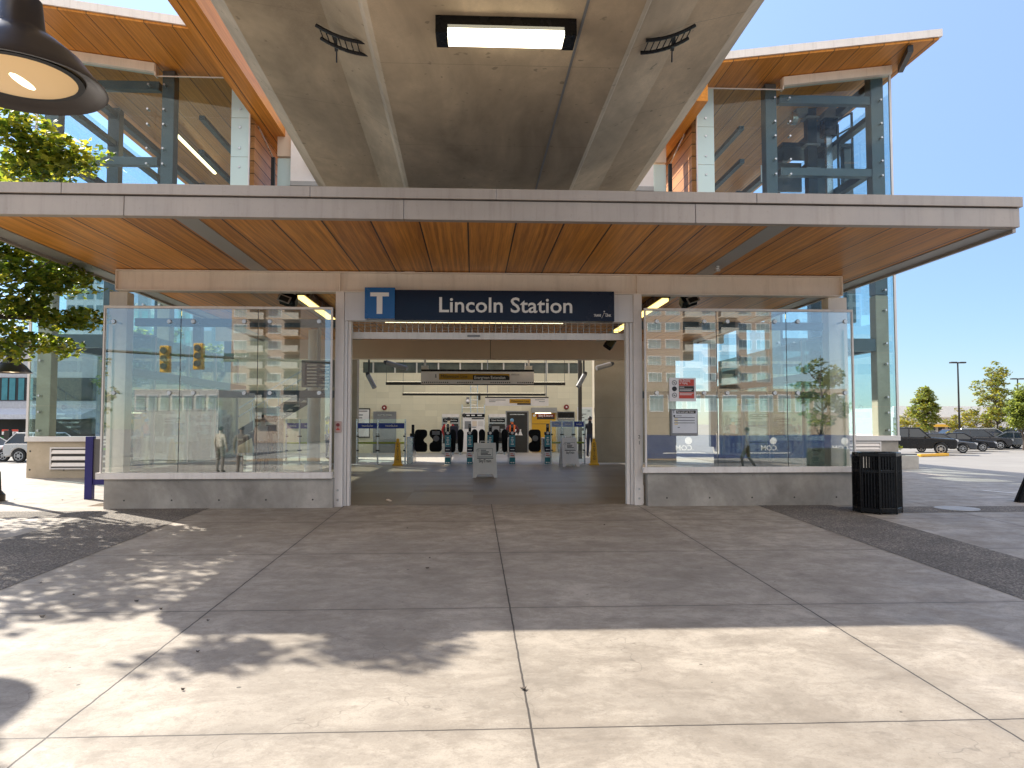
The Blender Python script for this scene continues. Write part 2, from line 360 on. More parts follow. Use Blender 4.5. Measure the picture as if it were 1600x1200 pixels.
M['fascia'] = paint('taupe metal fascia', (0.42,0.36,0.315), 0.38, 0.35, 0.10, 1.2, 0.05, 0.5, 0.35); M['fdark'] = paint('dark joint', (0.05,0.045,0.04), 0.6)
M['gstrip'] = paint('grey steel strip', (0.36,0.35,0.33), 0.4, 0.3, 0.1, 2); M['steel'] = paint('slate blue steel', (0.11,0.118,0.12), 0.4, 0.2, 0.12, 2)
M['dsteel'] = paint('dark steel', (0.025,0.028,0.03), 0.4, 0.3, 0.1); M['inox'] = paint('brushed stainless', (0.55,0.54,0.52), 0.28, 0.9, 0.08, 6)
M['black'] = paint('black gloss paint', (0.008,0.008,0.009), 0.25, 0, 0.2, 5, 0.05, 0.25); M['blackm'] = paint('black matt', (0.012,0.012,0.013), 0.6, 0, 0.2, 5, 0.05, 0.15)
M['bronze'] = paint('dark bronze lamp paint', (0.045,0.036,0.032), 0.35, 0.4, 0.1)
M['glass'] = glassmat('front glass', (0.93,0.97,0.95), 0.09, 1.25, 0.0, 0.06); M['tglass'] = glassmat('tower glass', (0.88,0.965,0.975), 0.0, 0.3, 0, 0.03)
M['gglass'] = glassmat('green glass', (0.84,0.96,0.92), 0.02, 0.8); M['bglass'] = glassmat('gate glass', (0.93,0.98,0.97), 0.03, 0.7)
M['frit'] = paint('fritted pale green glass', (0.62,0.76,0.72), 0.15, 0, 0.04, 1, 0)
M['navy'] = paint('navy sign face', (0.006,0.011,0.030), 0.22, 0, 0.15, 0.8, 0, 0.22); M['sblue'] = paint('mid blue sign face', (0.0,0.10,0.32), 0.25, 0, 0.05, 1, 0)
M['letter'] = paint('white lettering', (0.85,0.82,0.78), 0.4, 0, 0.02, 2, 0); M['ink'] = paint('black lettering', (0.02,0.02,0.02), 0.5, 0, 0.02, 2, 0)
M['wood'] = woodmat('canopy soffit boards', 0, 0.665, -0.284, (0.25,0.085,0.010), (0.86,0.37,0.062), 0.011, 0.38, (26,0.7,26))
M['woodd'] = woodmat('upper soffit boards', 0, 0.7, 0.1, (0.38,0.13,0.014), (0.78,0.32,0.055), 0.01, 0.42, (26,0.7,26))
M['woodw'] = woodmat('wall planks', 2, 0.36, 0.0, (0.36,0.15,0.05), (0.6,0.28,0.11), 0.012, 0.5, (8,1.2,30), 0.06)
M['ftile'] = tilemat('brown floor tile', (0.22,0.165,0.105), 1.3, 0.65, (0,1), 0.004, 0.14, 0.3, 0.75, 0.15); M['ffl'] = concrete('pale hall floor', (0.52,0.48,0.41), 0.2, 1.2, 0.5)
M['wtile'] = tilemat('cream wall tile', (0.82,0.74,0.53), 0.6, 0.3, (0,2), 0.006, 0.045, 0.22, 0.88); M['ceil'] = paint('pale ceiling', (0.6,0.57,0.5), 0.7)
M['yel'] = paint('safety yellow plastic', (0.8,0.42,0.02), 0.4, 0, 0.08); M['ykiosk'] = paint('amber kiosk panel', (0.62,0.33,0.015), 0.4, 0, 0.05)
M['teal'] = paint('teal wrap', (0.05,0.27,0.33), 0.35, 0, 0.1, 3); M['teald'] = paint('dark teal wrap', (0.015,0.20,0.23), 0.35, 0, 0.1, 3)
M['royal'] = paint('royal blue band', (0.01,0.035,0.26), 0.3, 0, 0.08); M['lblue'] = paint('pale blue band', (0.25,0.32,0.55), 0.3, 0, 0.08)
M['red'] = paint('red enamel', (0.55,0.03,0.015), 0.35); M['maroon'] = paint('dark red', (0.22,0.01,0.01), 0.35); M['signred'] = paint('sign red', (0.62,0.06,0.03), 0.4)
M['amber'] = paint('amber line colour', (0.50,0.27,0.01), 0.45, 0, 0.05); M['dgrey'] = paint('dark grey door', (0.045,0.043,0.038), 0.5, 0, 0.1, 3, 0.05, 0.25); M['mgrey'] = paint('mid grey', (0.24,0.24,0.24), 0.5)
M['plast'] = paint('white plastic', (0.86,0.81,0.77), 0.45, 0, 0.05, 4); M['indigo'] = paint('indigo sign post', (0.02,0.015,0.16), 0.35, 0, 0.1)
M['lum'] = emit('lit diffuser', (1.0,0.82,0.45), 2.2); M['lumg'] = emit('lit amber strip', (1.0,0.72,0.22), 1.1); M['lumw'] = emit('lit pale diffuser', (1.0,0.9,0.66), 2.0)
M['lamp'] = emit('street lamp bulb glow', (0.8,0.55,0.28), 0.10); M['lampc'] = emit('street lamp hot centre', (1.0,0.85,0.55), 1.2)
M['bark'] = concrete('bark', (0.11,0.085,0.065), 0.5, 4)
M['lf1'] = leafmat('leaf green', (0.06,0.10,0.018), (0.34,0.42,0.03)); M['lf2'] = leafmat('leaf dark', (0.035,0.065,0.014), (0.14,0.22,0.02)); M['lf3'] = leafmat('leaf yellow green', (0.13,0.15,0.02), (0.65,0.60,0.05))
M['ly1'] = leafmat('autumn leaf', (0.13,0.11,0.015), (0.45,0.36,0.03)); M['ly2'] = leafmat('soft green leaf', (0.10,0.13,0.03), (0.42,0.46,0.08))
# ------------------------------------------------------------------ ground
def sheet(name, mat, xs, ys, dz=0.0):
    mb = MB(); nx, ny = len(xs), len(ys)
    vs = [(x, y, gz(x, y) + dz) for y in ys for x in xs]
    mb.add(vs, [(j*nx+i, j*nx+i+1, (j+1)*nx+i+1, (j+1)*nx+i) for j in range(ny-1) for i in range(nx-1)])
    return tag(mb.build(name, mat), kind='structure')
def lin(a, b, n): return [a + (b-a)*i/(n-1) for i in range(n)]
sheet('ground', M['lot'], [-600,-300,-120,-60,-40]+lin(-27,27,28)+[40,60,120,300,600], [-400,-200,-100,-60]+lin(-46,-20,14)+[-10,0,30,60,120,300,800], -0.02)
sheet('plaza', M['pave'], lin(-26,26,53), lin(-23.8,19,44), 0.0)
sheet('aggregate_band', M['agg'], [-6.3,-4.62], lin(-23.5,-0.1,20), 0.004)
sheet('aggregate_band', M['agg'], [5.15,6.5], lin(-23.5,-0.1,20), 0.004)
sheet('cross_band', M['agg'], lin(6.52,25,20), [-1.3,-0.55], 0.004)
sheet('cross_band', M['agg'], lin(-25,-6.32,20), [-1.3,-0.55], 0.004)
sheet('concourse_floor', M['ftile'], [-6.9,0,7.2], lin(0.12,13.4,5), 0.004)
sheet('paid_area_floor', M['ffl'], [-9,0,9], lin(13.4,24.4,5), 0.006)
sheet('road', M['asphalt'], lin(-60,60,61), lin(-37,-24.2,10), 0.0)
sheet('building_site_soil', M['dirt'], lin(-60,60,31), [-46,-44,-42,-40], 0.05)

# ------------------------------------------------------------------ entrance canopy
CX0, CX1, CY0, CY1, CZ = -7.0, W(1597, 345, -3.77).x - 0.05, -3.77, 12.0, 4.25
can = thing('entrance_canopy', 'broad flat canopy with taupe metal fascia and warm wood soffit over the entrance', 'canopy', (0.2, -3.7, 4.25))
gs = 0.33
MB().box(CX0+gs, CX1-gs, CY0+0.12, CY1, CZ, CZ+0.06).build('wood_soffit', M['wood'], can)
for a, b in ((CX0, CX0+gs), (CX1-gs, CX1)): MB().box(a, b, CY0+0.12, CY1, CZ-0.012, CZ+0.06).build('edge_strip', M['gstrip'], can)
for xc, w in ((-3.87, 0.30), (4.27, 0.31)): MB().box(xc-w/2, xc+w/2, CY0+0.12, CY1, CZ-0.008, CZ+0.02).build('steel_strip', M['gstrip'], can)
def fascia_seams(x): return x
xs = [CX0-0.02, -4.65, -0.95, 3.05, CX1+0.02]
for a, b in zip(xs, xs[1:]):
    MB().box(a+0.003, b-0.003, CY0, CY0+0.13, CZ-0.005, CZ+0.262).build('fascia_panel', M['fascia'], can, bevel=0.006)
ys_ = [CX0-0.05, -5.45, -2.2, 0.3, 3.9, CX1+0.05]
for a, b in zip(ys_, ys_[1:]):
    MB().box(a+0.002, b-0.002, CY0-0.035, CY0+0.13, CZ+0.275, CZ+0.42).build('fascia_cap', M['fascia'], can, bevel=0.006)
MB().box(CX0, CX1, CY0+0.02, CY0+0.125, CZ+0.262, CZ+0.275).build('shadow_gap', M['fdark'], can)
for x0, x1 in ((CX0-0.05, CX0), (CX1, CX1+0.05)):
    mb = MB().box(x0, x1, CY0+0.13, CY1, CZ-0.05, CZ+0.40); mb.build('side_fascia', M['fascia'], can)
    MB().box(x0-0.02, x1+0.02, CY0+0.13, CY1, CZ+0.40, CZ+0.425).build('side_cap', M['fascia'], can)
MB().box(CX0, CX1, CY0+0.13, CY1, CZ+0.33, CZ+0.40).build('roof_deck', M['mgrey'], can)
# sprinkler head on the soffit
sp = W(1134, 421, -0.6); s_ = MB().cyl((4.27, -0.9, CZ-0.01), (4.27, -0.9, CZ-0.07), 0.035, 0.03); s_.cyl((4.27,-0.9,CZ-0.07), (4.27,-0.9,CZ-0.10), 0.05, 0.05); s_.ball((4.24,-0.95,CZ-0.06), 0.03)
tag(s_.build('ceiling_sensor', M['inox'], smooth=True), 'small metal sensor under the grey strip at the right of the canopy soffit', 'sensor')

# ------------------------------------------------------------------ portal frame
fr = thing('steel_portal_frame', 'pale beige painted steel beam and posts framing the station entrance', 'steel frame', (0, 0, 0))
bx0, bx1 = W(181, 440, -0.1).x, W(1316, 440, -0.1).x
bz0, bz1 = W(740, 458, -0.1).z, W(740, 429, -0.1).z
bz1 = CZ - 0.012
cuts = [bx0, W(531, 440, -0.1).x, W(995.5, 440, -0.1).x, bx1]
for a, b in zip(cuts, cuts[1:]):
    mb = MB().box(a+0.004, b-0.004, -0.03, 0.03, bz0+0.02, bz1-0.02).box(a, b, -0.12, 0.12, bz1-0.02, bz1).box(a, b, -0.12, 0.12, bz0, bz0+0.02)
    mb.build('beam', M['beige'], fr, bevel=0.003)
for c in cuts:
    d = 0.012 if c != bx0 else -0.0
    MB().box(c-0.008, c+0.008, -0.112, -0.03, bz0+0.02, bz1-0.02).build('stiffener', M['beige'], fr)
for k, c in enumerate((W(640,440,-0.12).x, W(898,440,-0.12).x)): MB().box(c-0.09, c+0.09, -0.135, 0.0, bz1-0.03, bz1+0.004).build('cleat', M['beige'], fr)
pl0, pl1 = W(523, 600, -0.12).x, W(536.6, 600, -0.12).x
pr0, pr1 = W(990.5, 600, -0.12).x, W(1003.8, 600, -0.12).x
for a, b in ((pl0, pl1), (pr0, pr1)):
    MB().box(a, b, -0.12, 0.10, gz(0,-0.1)-0.02, bz0).build('post', M['white'], fr, bevel=0.006)
    p = MB().box(a-0.004, b+0.004, -0.13, -0.12, 0.02, 0.36)
    p.build('base_plate', M['white'], fr)
    for z in (0.12, 0.29):
        for _ in (0,): MB().cyl(((a+b)/2, -0.145, z), ((a+b)/2, -0.13, z), 0.022, 0.018, 6).build('bolt', M['inox'], fr)
for x0, x1, h in ((W(175,465,0.15).x, W(203,465,0.15).x, 1), (W(1290,470,0.15).x, W(1319,470,0.15).x, 1)):
    MB().box(x0, x1, 0.05, 0.33, 0.0, bz0).build('corner_post', M['beige'], fr, bevel=0.006)
hp = MB().box(pl1+0.003, pr0-0.003, -0.10, 0.12, W(740, 502, -0.1).z, bz0-0.002); hp.build('header_panel', M['panel'], fr, bevel=0.004)
for a, b, s in ((pl1, W(549, 600, 0.05).x, 1), (W(977, 600, 0.05).x, pr0, -1)):
    m_ = (a+b)/2
    MB().box(min(a,m_)+0.002, max(a,m_), -0.06 if s > 0 else -0.03, 0.12, 0.0, W(740,503,0).z).build('guide_channel', M['panel'] if s > 0 else M['white'], fr, bevel=0.003)
    MB().box(m_+0.004, b-0.002, -0.03 if s > 0 else -0.06, 0.14, 0.0, W(740,503,0).z-0.004).build('guide_channel', M['white'] if s > 0 else M['panel'], fr, bevel=0.003)
# red alarm pull station on the left post
c = W(528.5, 667, -0.13); ap = thing('alarm_pull', 'small pale alarm box with red pictogram on the left entrance post', 'alarm box', (c.x, -0.13, c.z-0.09))
MB().box(c.x-0.06, c.x+0.06, -0.16, -0.132, c.z-0.10, c.z+0.10).build('plate', paint('pale pink plate', (0.62,0.42,0.36), 0.4), ap, bevel=0.006)
MB().cyl((c.x, -0.175, c.z+0.035), (c.x, -0.16, c.z+0.035), 0.032, 0.028).build('button', M['maroon'], ap, smooth=True)
MB().box(c.x-0.03, c.x+0.03, -0.163, -0.16, c.z-0.06, c.z-0.035).box(c.x-0.012, c.x+0.012, -0.163, -0.16, c.z-0.035, c.z-0.01).build('pictogram', M['signred'], ap)
c = W(999, 687, -0.13)
for t_, dz in (('2',0.05),('1',-0.06)): MB().text(t_, c.x, -0.123, c.z+dz, 0.09).build('numeral', M['ink'], fr)

# station sign
a = W(570, 475, -0.32); b = W(960, 478, -0.32); t0 = W(617, 475, -0.32).x
zt, zb = W(740, 453.5, -0.32).z, W(740, 500.5, -0.32).z
sg = thing('station_sign', 'long dark navy sign reading Lincoln Station above the entrance', 'sign', ((a.x+b.x)/2, -0.2, zb))
MB().box(t0+0.003, b.x, -0.31, -0.102, zb, zt).build('sign_box', M['navy'], sg, bevel=0.004)
MB().box(a.x, t0, -0.335, -0.102, zb+0.02, zt+0.035).build('emblem_panel', M['sblue'], sg, bevel=0.004)
tc = (W(593,475,-0.34)); zc = (zb+zt)/2+0.03
MB().box(tc.x-0.165, tc.x+0.165, -0.342, -0.336, zc+0.115, zc+0.185).box(tc.x-0.05, tc.x+0.05, -0.342, -0.336, zc-0.20, zc+0.115).build('emblem_letter', M['letter'], sg)
lx0, lx1 = W(686,480,-0.32).x, W(894,480,-0.32).x
MB().text('Lincoln Station', (lx0+lx1)/2, -0.312, W(790, 478, -0.32).z, 0.385, fat=0.012, maxw=lx1-lx0).build('lettering', M['letter'], sg)
tx0, tx1 = W(928,492,-0.32).x, W(954.5,492,-0.32).x; tz = W(940,493,-0.32).z
mb = MB().text('TRANS', tx0+0.065, -0.312, tz, 0.062, fat=0.02, maxw=0.13).text('LINK', tx1-0.045, -0.312, tz, 0.062, fat=0.02, maxw=0.10)
mb.bar((tx0+0.14,-0.313,tz-0.05),(tx0+0.19,-0.313,tz+0.05),0.012,0.004).bar((tx0+0.185,-0.313,tz+0.045),(tx0+0.26,-0.313,tz+0.03),0.012,0.004).ball((tx0+0.19,-0.313,tz+0.075),0.014,8)
mb.build('maker_logo', M['letter'], sg)

# strip lamp under the header and rolling grille
gzt, gzb = W(740, 520, 0.3).z, W(740, 530.5, 0.3).z
gx0, gx1 = W(549.5, 525, 0.3).x, W(977, 525, 0.3).x
gr = thing('rolling_grille', 'raised rolling security grille with a pale bottom bar in the entrance', 'grille', (0, 0.3, gzb))
MB().box(gx0, gx1, 0.27, 0.34, gzb, gzt).build('bottom_bar', M['white'], gr, bevel=0.004)
mb = MB(); ztop = W(740, 500, 0.3).z
for i in range(47):
    x = gx0+0.02 + (gx1-gx0-0.04)*i/46; mb.cyl((x, 0.3, gzt), (x, 0.3, ztop+0.1), 0.005, n=6)
for k in range(5):
    z = gzt + 0.04 + 0.062*k; mb.cyl((gx0, 0.3, z), (gx1, 0.3, z), 0.005, n=6)
mb.build('rod_mesh', M['inox'], gr)
MB().box(-0.12, 0.12, 0.265, 0.27, (gzb+gzt)/2-0.02, (gzb+gzt)/2+0.02).build('maker_plate', M['mgrey'], gr)
MB().box(gx0, gx1, 0.24, 0.37, ztop+0.10, ztop+0.36).build('roller_housing', M['panel'], gr)
c0, c1 = W(602, 505, 0.8).x, W(880, 505, 0.8).x; lz = W(740, 504.5, 0.8).z
sl_ = thing('strip_light', 'lit yellow strip light just under the station sign', 'light', ((c0+c1)/2, 0.8, lz))
MB().box(c0, c1, 0.77, 0.83, lz, lz+0.03).build('diffuser', M['lum'], sl_); MB().box(c0-0.02, c1+0.02, 0.75, 0.85, lz+0.03, lz+0.09).build('housing', M['panel'], sl_)
for x in (c0+0.3, c1-0.3): MB().cyl((x,0.8,lz+0.09),(x,0.8,CZ),0.01).build('hanger', M['inox'], sl_)

# ------------------------------------------------------------------ front glass screens
YGL = -0.28
def screen(nm, label, pl, xl, xr, xj, ztop_px, sill_px, plx, fit_x, rail):
    Y = YGL
    x0, x1 = W(xl[0], 600, Y).x, W(xr[0], 600, Y).x
    zt = W((xl[0]+xr[0])/2, ztop_px, Y).z; zs = W((xl[0]+xr[0])/2, sill_px[0], Y).z; zs0 = W((xl[0]+xr[0])/2, sill_px[1], Y-0.06).z
    r = thing(nm, label, 'glass screen', ((x0+x1)/2, Y, 0))
    js = [x0+0.03] + [W(x, 600, Y).x for x in xj] + [x1-0.03]
    for a, b in zip(js, js[1:]):
        MB().box(a+0.006, b-0.006, Y-0.008, Y+0.008, zs, zt-0.02).build('pane', M['glass'], r)
    for a in js[1:-1]:
        MB().box(a-0.005, a+0.005, Y-0.006, Y+0.006, zs, zt-0.02).build('silicone_joint', M['dsteel'], r)
    MB().box(x0, x1, Y-0.03, Y+0.03, zt-0.02, zt+0.025).build('top_rail', M['white'], r, bevel=0.004)
    for a in (x0, x1-0.03): MB().box(a, a+0.03, Y-0.03, Y+0.03, zs, zt-0.02).build('side_rail', M['white'], r, bevel=0.003)
    MB().box(x0-0.05, x1+0.02, Y-0.07, Y+0.10, zs0, zs-0.001).build('sill', M['white'], r, bevel=0.006)
    p0, p1 = W(plx[0], 765, Y).x, W(plx[1], 765, Y).x
    mb = MB().box(p0, p1, Y-0.0, Y+0.24, -0.12, zs0-0.001)
    n = int((p1-p0)/0.72)
    mb.mat(1)
    for i in range(n):
        x = p0+0.35+i*(p1-p0-0.7)/max(1,n-1); mb.cyl((x,Y-0.004,0.14),(x,Y+0.01,0.14),0.017,n=10)
    mb.build('plinth', [M['conc'], M['fdark']], r, bevel=0.008)
    for fx in fit_x:
        for fy in (502.5, 614):
            c = W(fx, fy, Y)
            m2 = MB().cyl((c.x, Y-0.035, c.z), (c.x, Y-0.008, c.z), 0.036, 0.042, 12)
            m2.cyl((c.x, Y+0.008, c.z), (c.x, Y+0.30, c.z), 0.018, n=8).build('point_fitting', M['inox'], r, smooth=True)
    for fy, h in ((506, 0.14), (616, 0.13)):
        c = W(600, fy, Y+0.36); a, b = (W(rail[0],600,Y).x, W(rail[1],600,Y).x)
        MB().box(a, b, Y+0.30, Y+0.44, c.z-h/2, c.z+h/2).build('glazing_rail', M['steel'], r, bevel=0.01)
    return r, x0, x1, zs, zt
LS = screen('glass_screen', 'left entrance glass screen with dotted point fittings on a pale concrete plinth', 0, (160,), (519,), (281, 402), 481, (738, 748.5), (162, 520), (178, 265, 302.5, 382, 422, 499), (196, 519))
RS = screen('glass_screen', 'right entrance glass screen carrying two notices on a stained concrete plinth', 0, (1007,), (1334,), (1120, 1229.5), 485, (729, 738.5), (1012, 1336), (1026, 1100, 1136, 1210, 1246, 1320), (1008, 1300))

# side returns of the entrance room
for sx, lab in ((LS[1], 'glass side wall of the entrance room on the left beside the blue totem'), (RS[2], 'glass side wall of the entrance room on the right behind the litter bin')):
    r = thing('glass_side_wall', lab, 'glass wall', (sx, 3.6, 0)); s = 1 if sx < 0 else -1
    for k in range(4):
        y0 = 0.0 + k*1.85; MB().box(sx+s*0.02, sx+s*0.035, y0+0.01, y0+1.83, 0.6, LS[4]-0.3).build('pane', M['gglass'], r)
        MB().box(sx+s*0.0, sx+s*0.06, y0+1.83, y0+1.86, 0.6, LS[4]-0.3).build('mullion', M['panel'], r)
    MB().box(sx+s*0.01, sx+s*0.22, -0.03, 7.4, -0.05, 0.6).build('plinth', M['conc'], r)
    MB().box(sx+s*0.1, sx+s*0.26, 0.35, 7.4, 2.35, 2.5).build('transom', M['steel'], r)

# ------------------------------------------------------------------ guideway girder overhead
gd = thing('guideway', 'massive weathered concrete box girder guideway passing over the entrance', 'guideway', (0, 0, 6.5))
GY0, GY1 = -24.0, 12.0
VPd = (CM @ Vector(((728-800)/FPX, (600-688)/FPX, -1))).normalized()
sx_, sz_ = VPd.x/VPd.y, VPd.z/VPd.y
# cross-section measured at Y = 2
def cs(px, z, Yr=2.0):                                        # point on row px,y=290 at height z -> X
    t = (z - H0)/ (ray(px, 290).z); p = Vector((0,-D0,H0)) + ray(px, 290)*t
    return p.x, p.y
ZB, ZW, ZE = 6.68, 7.48, 7.9
def node(px, z):
    x, y = cs(px, z); return (x - sx_*(y-2.0), z - sz_*(y-2.0))
sec = [node(497, ZE), node(509, ZW+0.12), node(596, ZW-0.10)]
c0 = node(636, ZB+0.05); sec += [(c0[0]-0.16, c0[1]+0.30), (c0[0]-0.05, c0[1]+0.06), (c0[0]+0.03, c0[1])]
c1 = node(894, ZB+0.05); sec += [(c1[0]-0.03, c0[1]), (c1[0]+0.05, c1[1]+0.06), (c1[0]+0.16, c1[1]+0.30)]
sec += [node(938, ZW-0.10), node(988, ZW+0.12), node(998, ZE)]
mb = MB(); ys = [GY0 + (GY1-GY0)*i/12 for i in range(13)]
topz = ZE + 0.95
full = sec + [(sec[-1][0], topz), (sec[0][0], topz)]; n = len(full)
vs = [(p[0] + sx_*(y-2), y, p[1] + sz_*(y-2)) for y in ys for p in full]
fs = [(k*n+i, k*n+(i+1)%n, (k+1)*n+(i+1)%n, (k+1)*n+i) for k in range(12) for i in range(n)] + [tuple(range(n)), tuple(range(12*n, 13*n))[::-1]]
mb.add(vs, fs).build('box_girder', M['gird'], gd)
# drain groove on the bottom flange
gx = c1[0] - 0.78
mb = MB().bar((gx + sx_*(GY0-2), GY0, c0[1] + sz_*(GY0-2) - 0.006), (gx + sx_*(GY1-2), GY1, c0[1] + sz_*(GY1-2) - 0.006), 0.035, 0.02); mb.build('conduit', M['mgrey'], gd)
def gund(y): return c0[1] + sz_*(y-2)
# luminaire hanging across the bottom of the girder
a = W(683, 68, -4.0); t = (gund(-4.2) - 0.22 - H0)/ray(740, 72).z; p = Vector((0,-D0,H0)) + ray(740,72)*t; yl = p.y
k = (yl + D0)/FPX
lx0, lx1, zl = (681-741)*k, (899-741)*k, gund(yl) - 0.22
lum = thing('box_luminaire', 'lit cream box luminaire with black ends under the concrete guideway', 'light', ((lx0+lx1)/2, yl, zl))
MB().box(lx0+0.16, lx1-0.16, yl-0.35, yl, zl, zl+0.08).build('diffuser', M['lumw'], lum)
mb = MB().box(lx0, lx0+0.16, yl-0.4, yl+0.02, zl-0.01, zl+0.1).box(lx1-0.16, lx1, yl-0.4, yl+0.02, zl-0.01, zl+0.1).box(lx0, lx1, yl-0.4, yl+0.02, zl+0.1, zl+0.22)
mb.build('housing', M['black'], lum)
# curved cable trays beside the girder webs
def tray(px, lab, flip):
    t = (7.22 - H0)/ray(px, 88).z; p = Vector((0,-D0,H0)) + ray(px,88)*t
    r = thing('cable_tray', lab, 'cable tray', (p.x, p.y, 7.22))
    s = -1 if flip else 1; pts = []
    for i in range(9):
        u = i/8; pts.append(Vector((p.x + s*(0.75*u-0.05), p.y - 0.15*u*0 - 0.1, 7.24 + 0.22*(1-u)**2 - 0.03*u)))
    for dy in (0.0, -0.38):
        MB().tube([q + Vector((0,dy,0.02*abs(dy))) for q in pts], [0.028]*9, 6).build('side_rail', M['black'], r)
    mb = MB()
    for i in range(0, 8):
        q = pts[i]*0.5 + pts[i+1]*0.5; mb.cyl(q, q + Vector((0,-0.38,0.01)), 0.009, n=5)
    mb.build('rungs', M['black'], r)
    h = pts[2] + Vector((0, 0.0, 0))
    MB().bar(h + Vector((0,-0.1,0.5)), h + Vector((s*0.03, 0.15, -0.03)), 0.05, 0.03).cyl(h + Vector((s*0.03,0.15,-0.03)), h+Vector((s*0.03,0.17,-0.20)), 0.012).build('hanger_arm', M['dsteel'], r)
tray(508, 'curved black cable tray hanging below the left side of the guideway', False)
tray(1068, 'curved black cable tray hanging below the right side of the guideway', True)

# ------------------------------------------------------------------ hall: deck, walls, header
hall = thing('station_hall', 'station hall with cream tiled back wall seen through the entrance', 'building', (0, 18, 0))
MB().box(CX0+0.2, CX1-0.2, 11.7, 12.15, W(740,562,12).z, W(740,531,12).z).build('inner_header', M['cream'], hall, bevel=0.006)
MB().box(0.55, 0.565, 11.69, 11.7, W(740,562,12).z, W(740,531,12).z).build('header_seam', M['fdark'], hall)
YB = 24.4
bw0, bw1 = -12.0, 9.5
MB().box(bw0, bw1, YB, YB+0.3, 0, W(740, 583, YB).z).build('tiled_wall', M['wtile'], hall)
mb = MB(); z0_, z1_ = W(740,583,YB).z, W(740,566.5,YB).z
MB().box(bw0, bw1, YB, YB+0.3, z1_, 6.0).build('upper_wall', M['wtile'], hall)
MB().box(bw0, W(567,575,YB).x, YB, YB+0.3, z0_, z1_).build('wall_end', M['wtile'], hall); MB().box(W(910,575,YB).x, bw1, YB, YB+0.3, z0_, z1_).build('wall_end', M['wtile'], hall)
MB().box(W(567,575,YB).x, W(910,575,YB).x, YB+0.12, YB+0.14, z0_, z1_).build('clerestory_glass', paint('dim clerestory', (0.10,0.11,0.085), 0.15, 0, 0.5, 1.5), hall)
for px in list(range(583, 910, 34)):
    x = W(px, 575, YB).x; MB().box(x-0.035, x+0.035, YB+0.02, YB+0.12, z0_, z1_).build('clerestory_mullion', M['ceil'], hall)
YC = 14.6
for a, b in ((W(929,650,YC).x, 7.6), (W(515,650,YC).x, W(557.5,650,YC).x)):
    MB().box(a, b, YC, YC+0.5, 0, 4.6).build('concrete_wall', M['wallc'], hall)
MB().box(-0.0+W(938,650,YC).x-0.42, W(929,650,YC).x-0.05, YC+3, YC+3.1, 0, 4.6).build('dark_reveal', M['fdark'], hall)
MB().box(-9.0, 9.0, 13.2, 13.4, 4.35, 4.9).build('ceiling_beam', M['ceil'], hall)
# platform deck above the hall
MB().box(-6.2, 6.2, 4.0, 12.1, 5.0, 5.3).build('platform_deck', M['ceil'], hall); MB().box(-7.8, -3.4, 13.5, 28.0, 7.0, 7.3).build('sun_block_slab', M['ceil'], hall)  # second slab is unseen, added to keep sun off part of the floor
# white round column behind the left glass
c = W(490, 700, 9.1); tag(MB().lathe((c.x, 9.1, 0), [(0.26,0),(0.26,0.25),(0.19,0.27),(0.19,4.25),(0,4.25)], 24).build('round_column', paint('cream column', (0.7,0.66,0.55), 0.5), smooth=True), 'cream round column standing inside behind the left glass screen', 'column')
c = W(188, 700, 0.9)
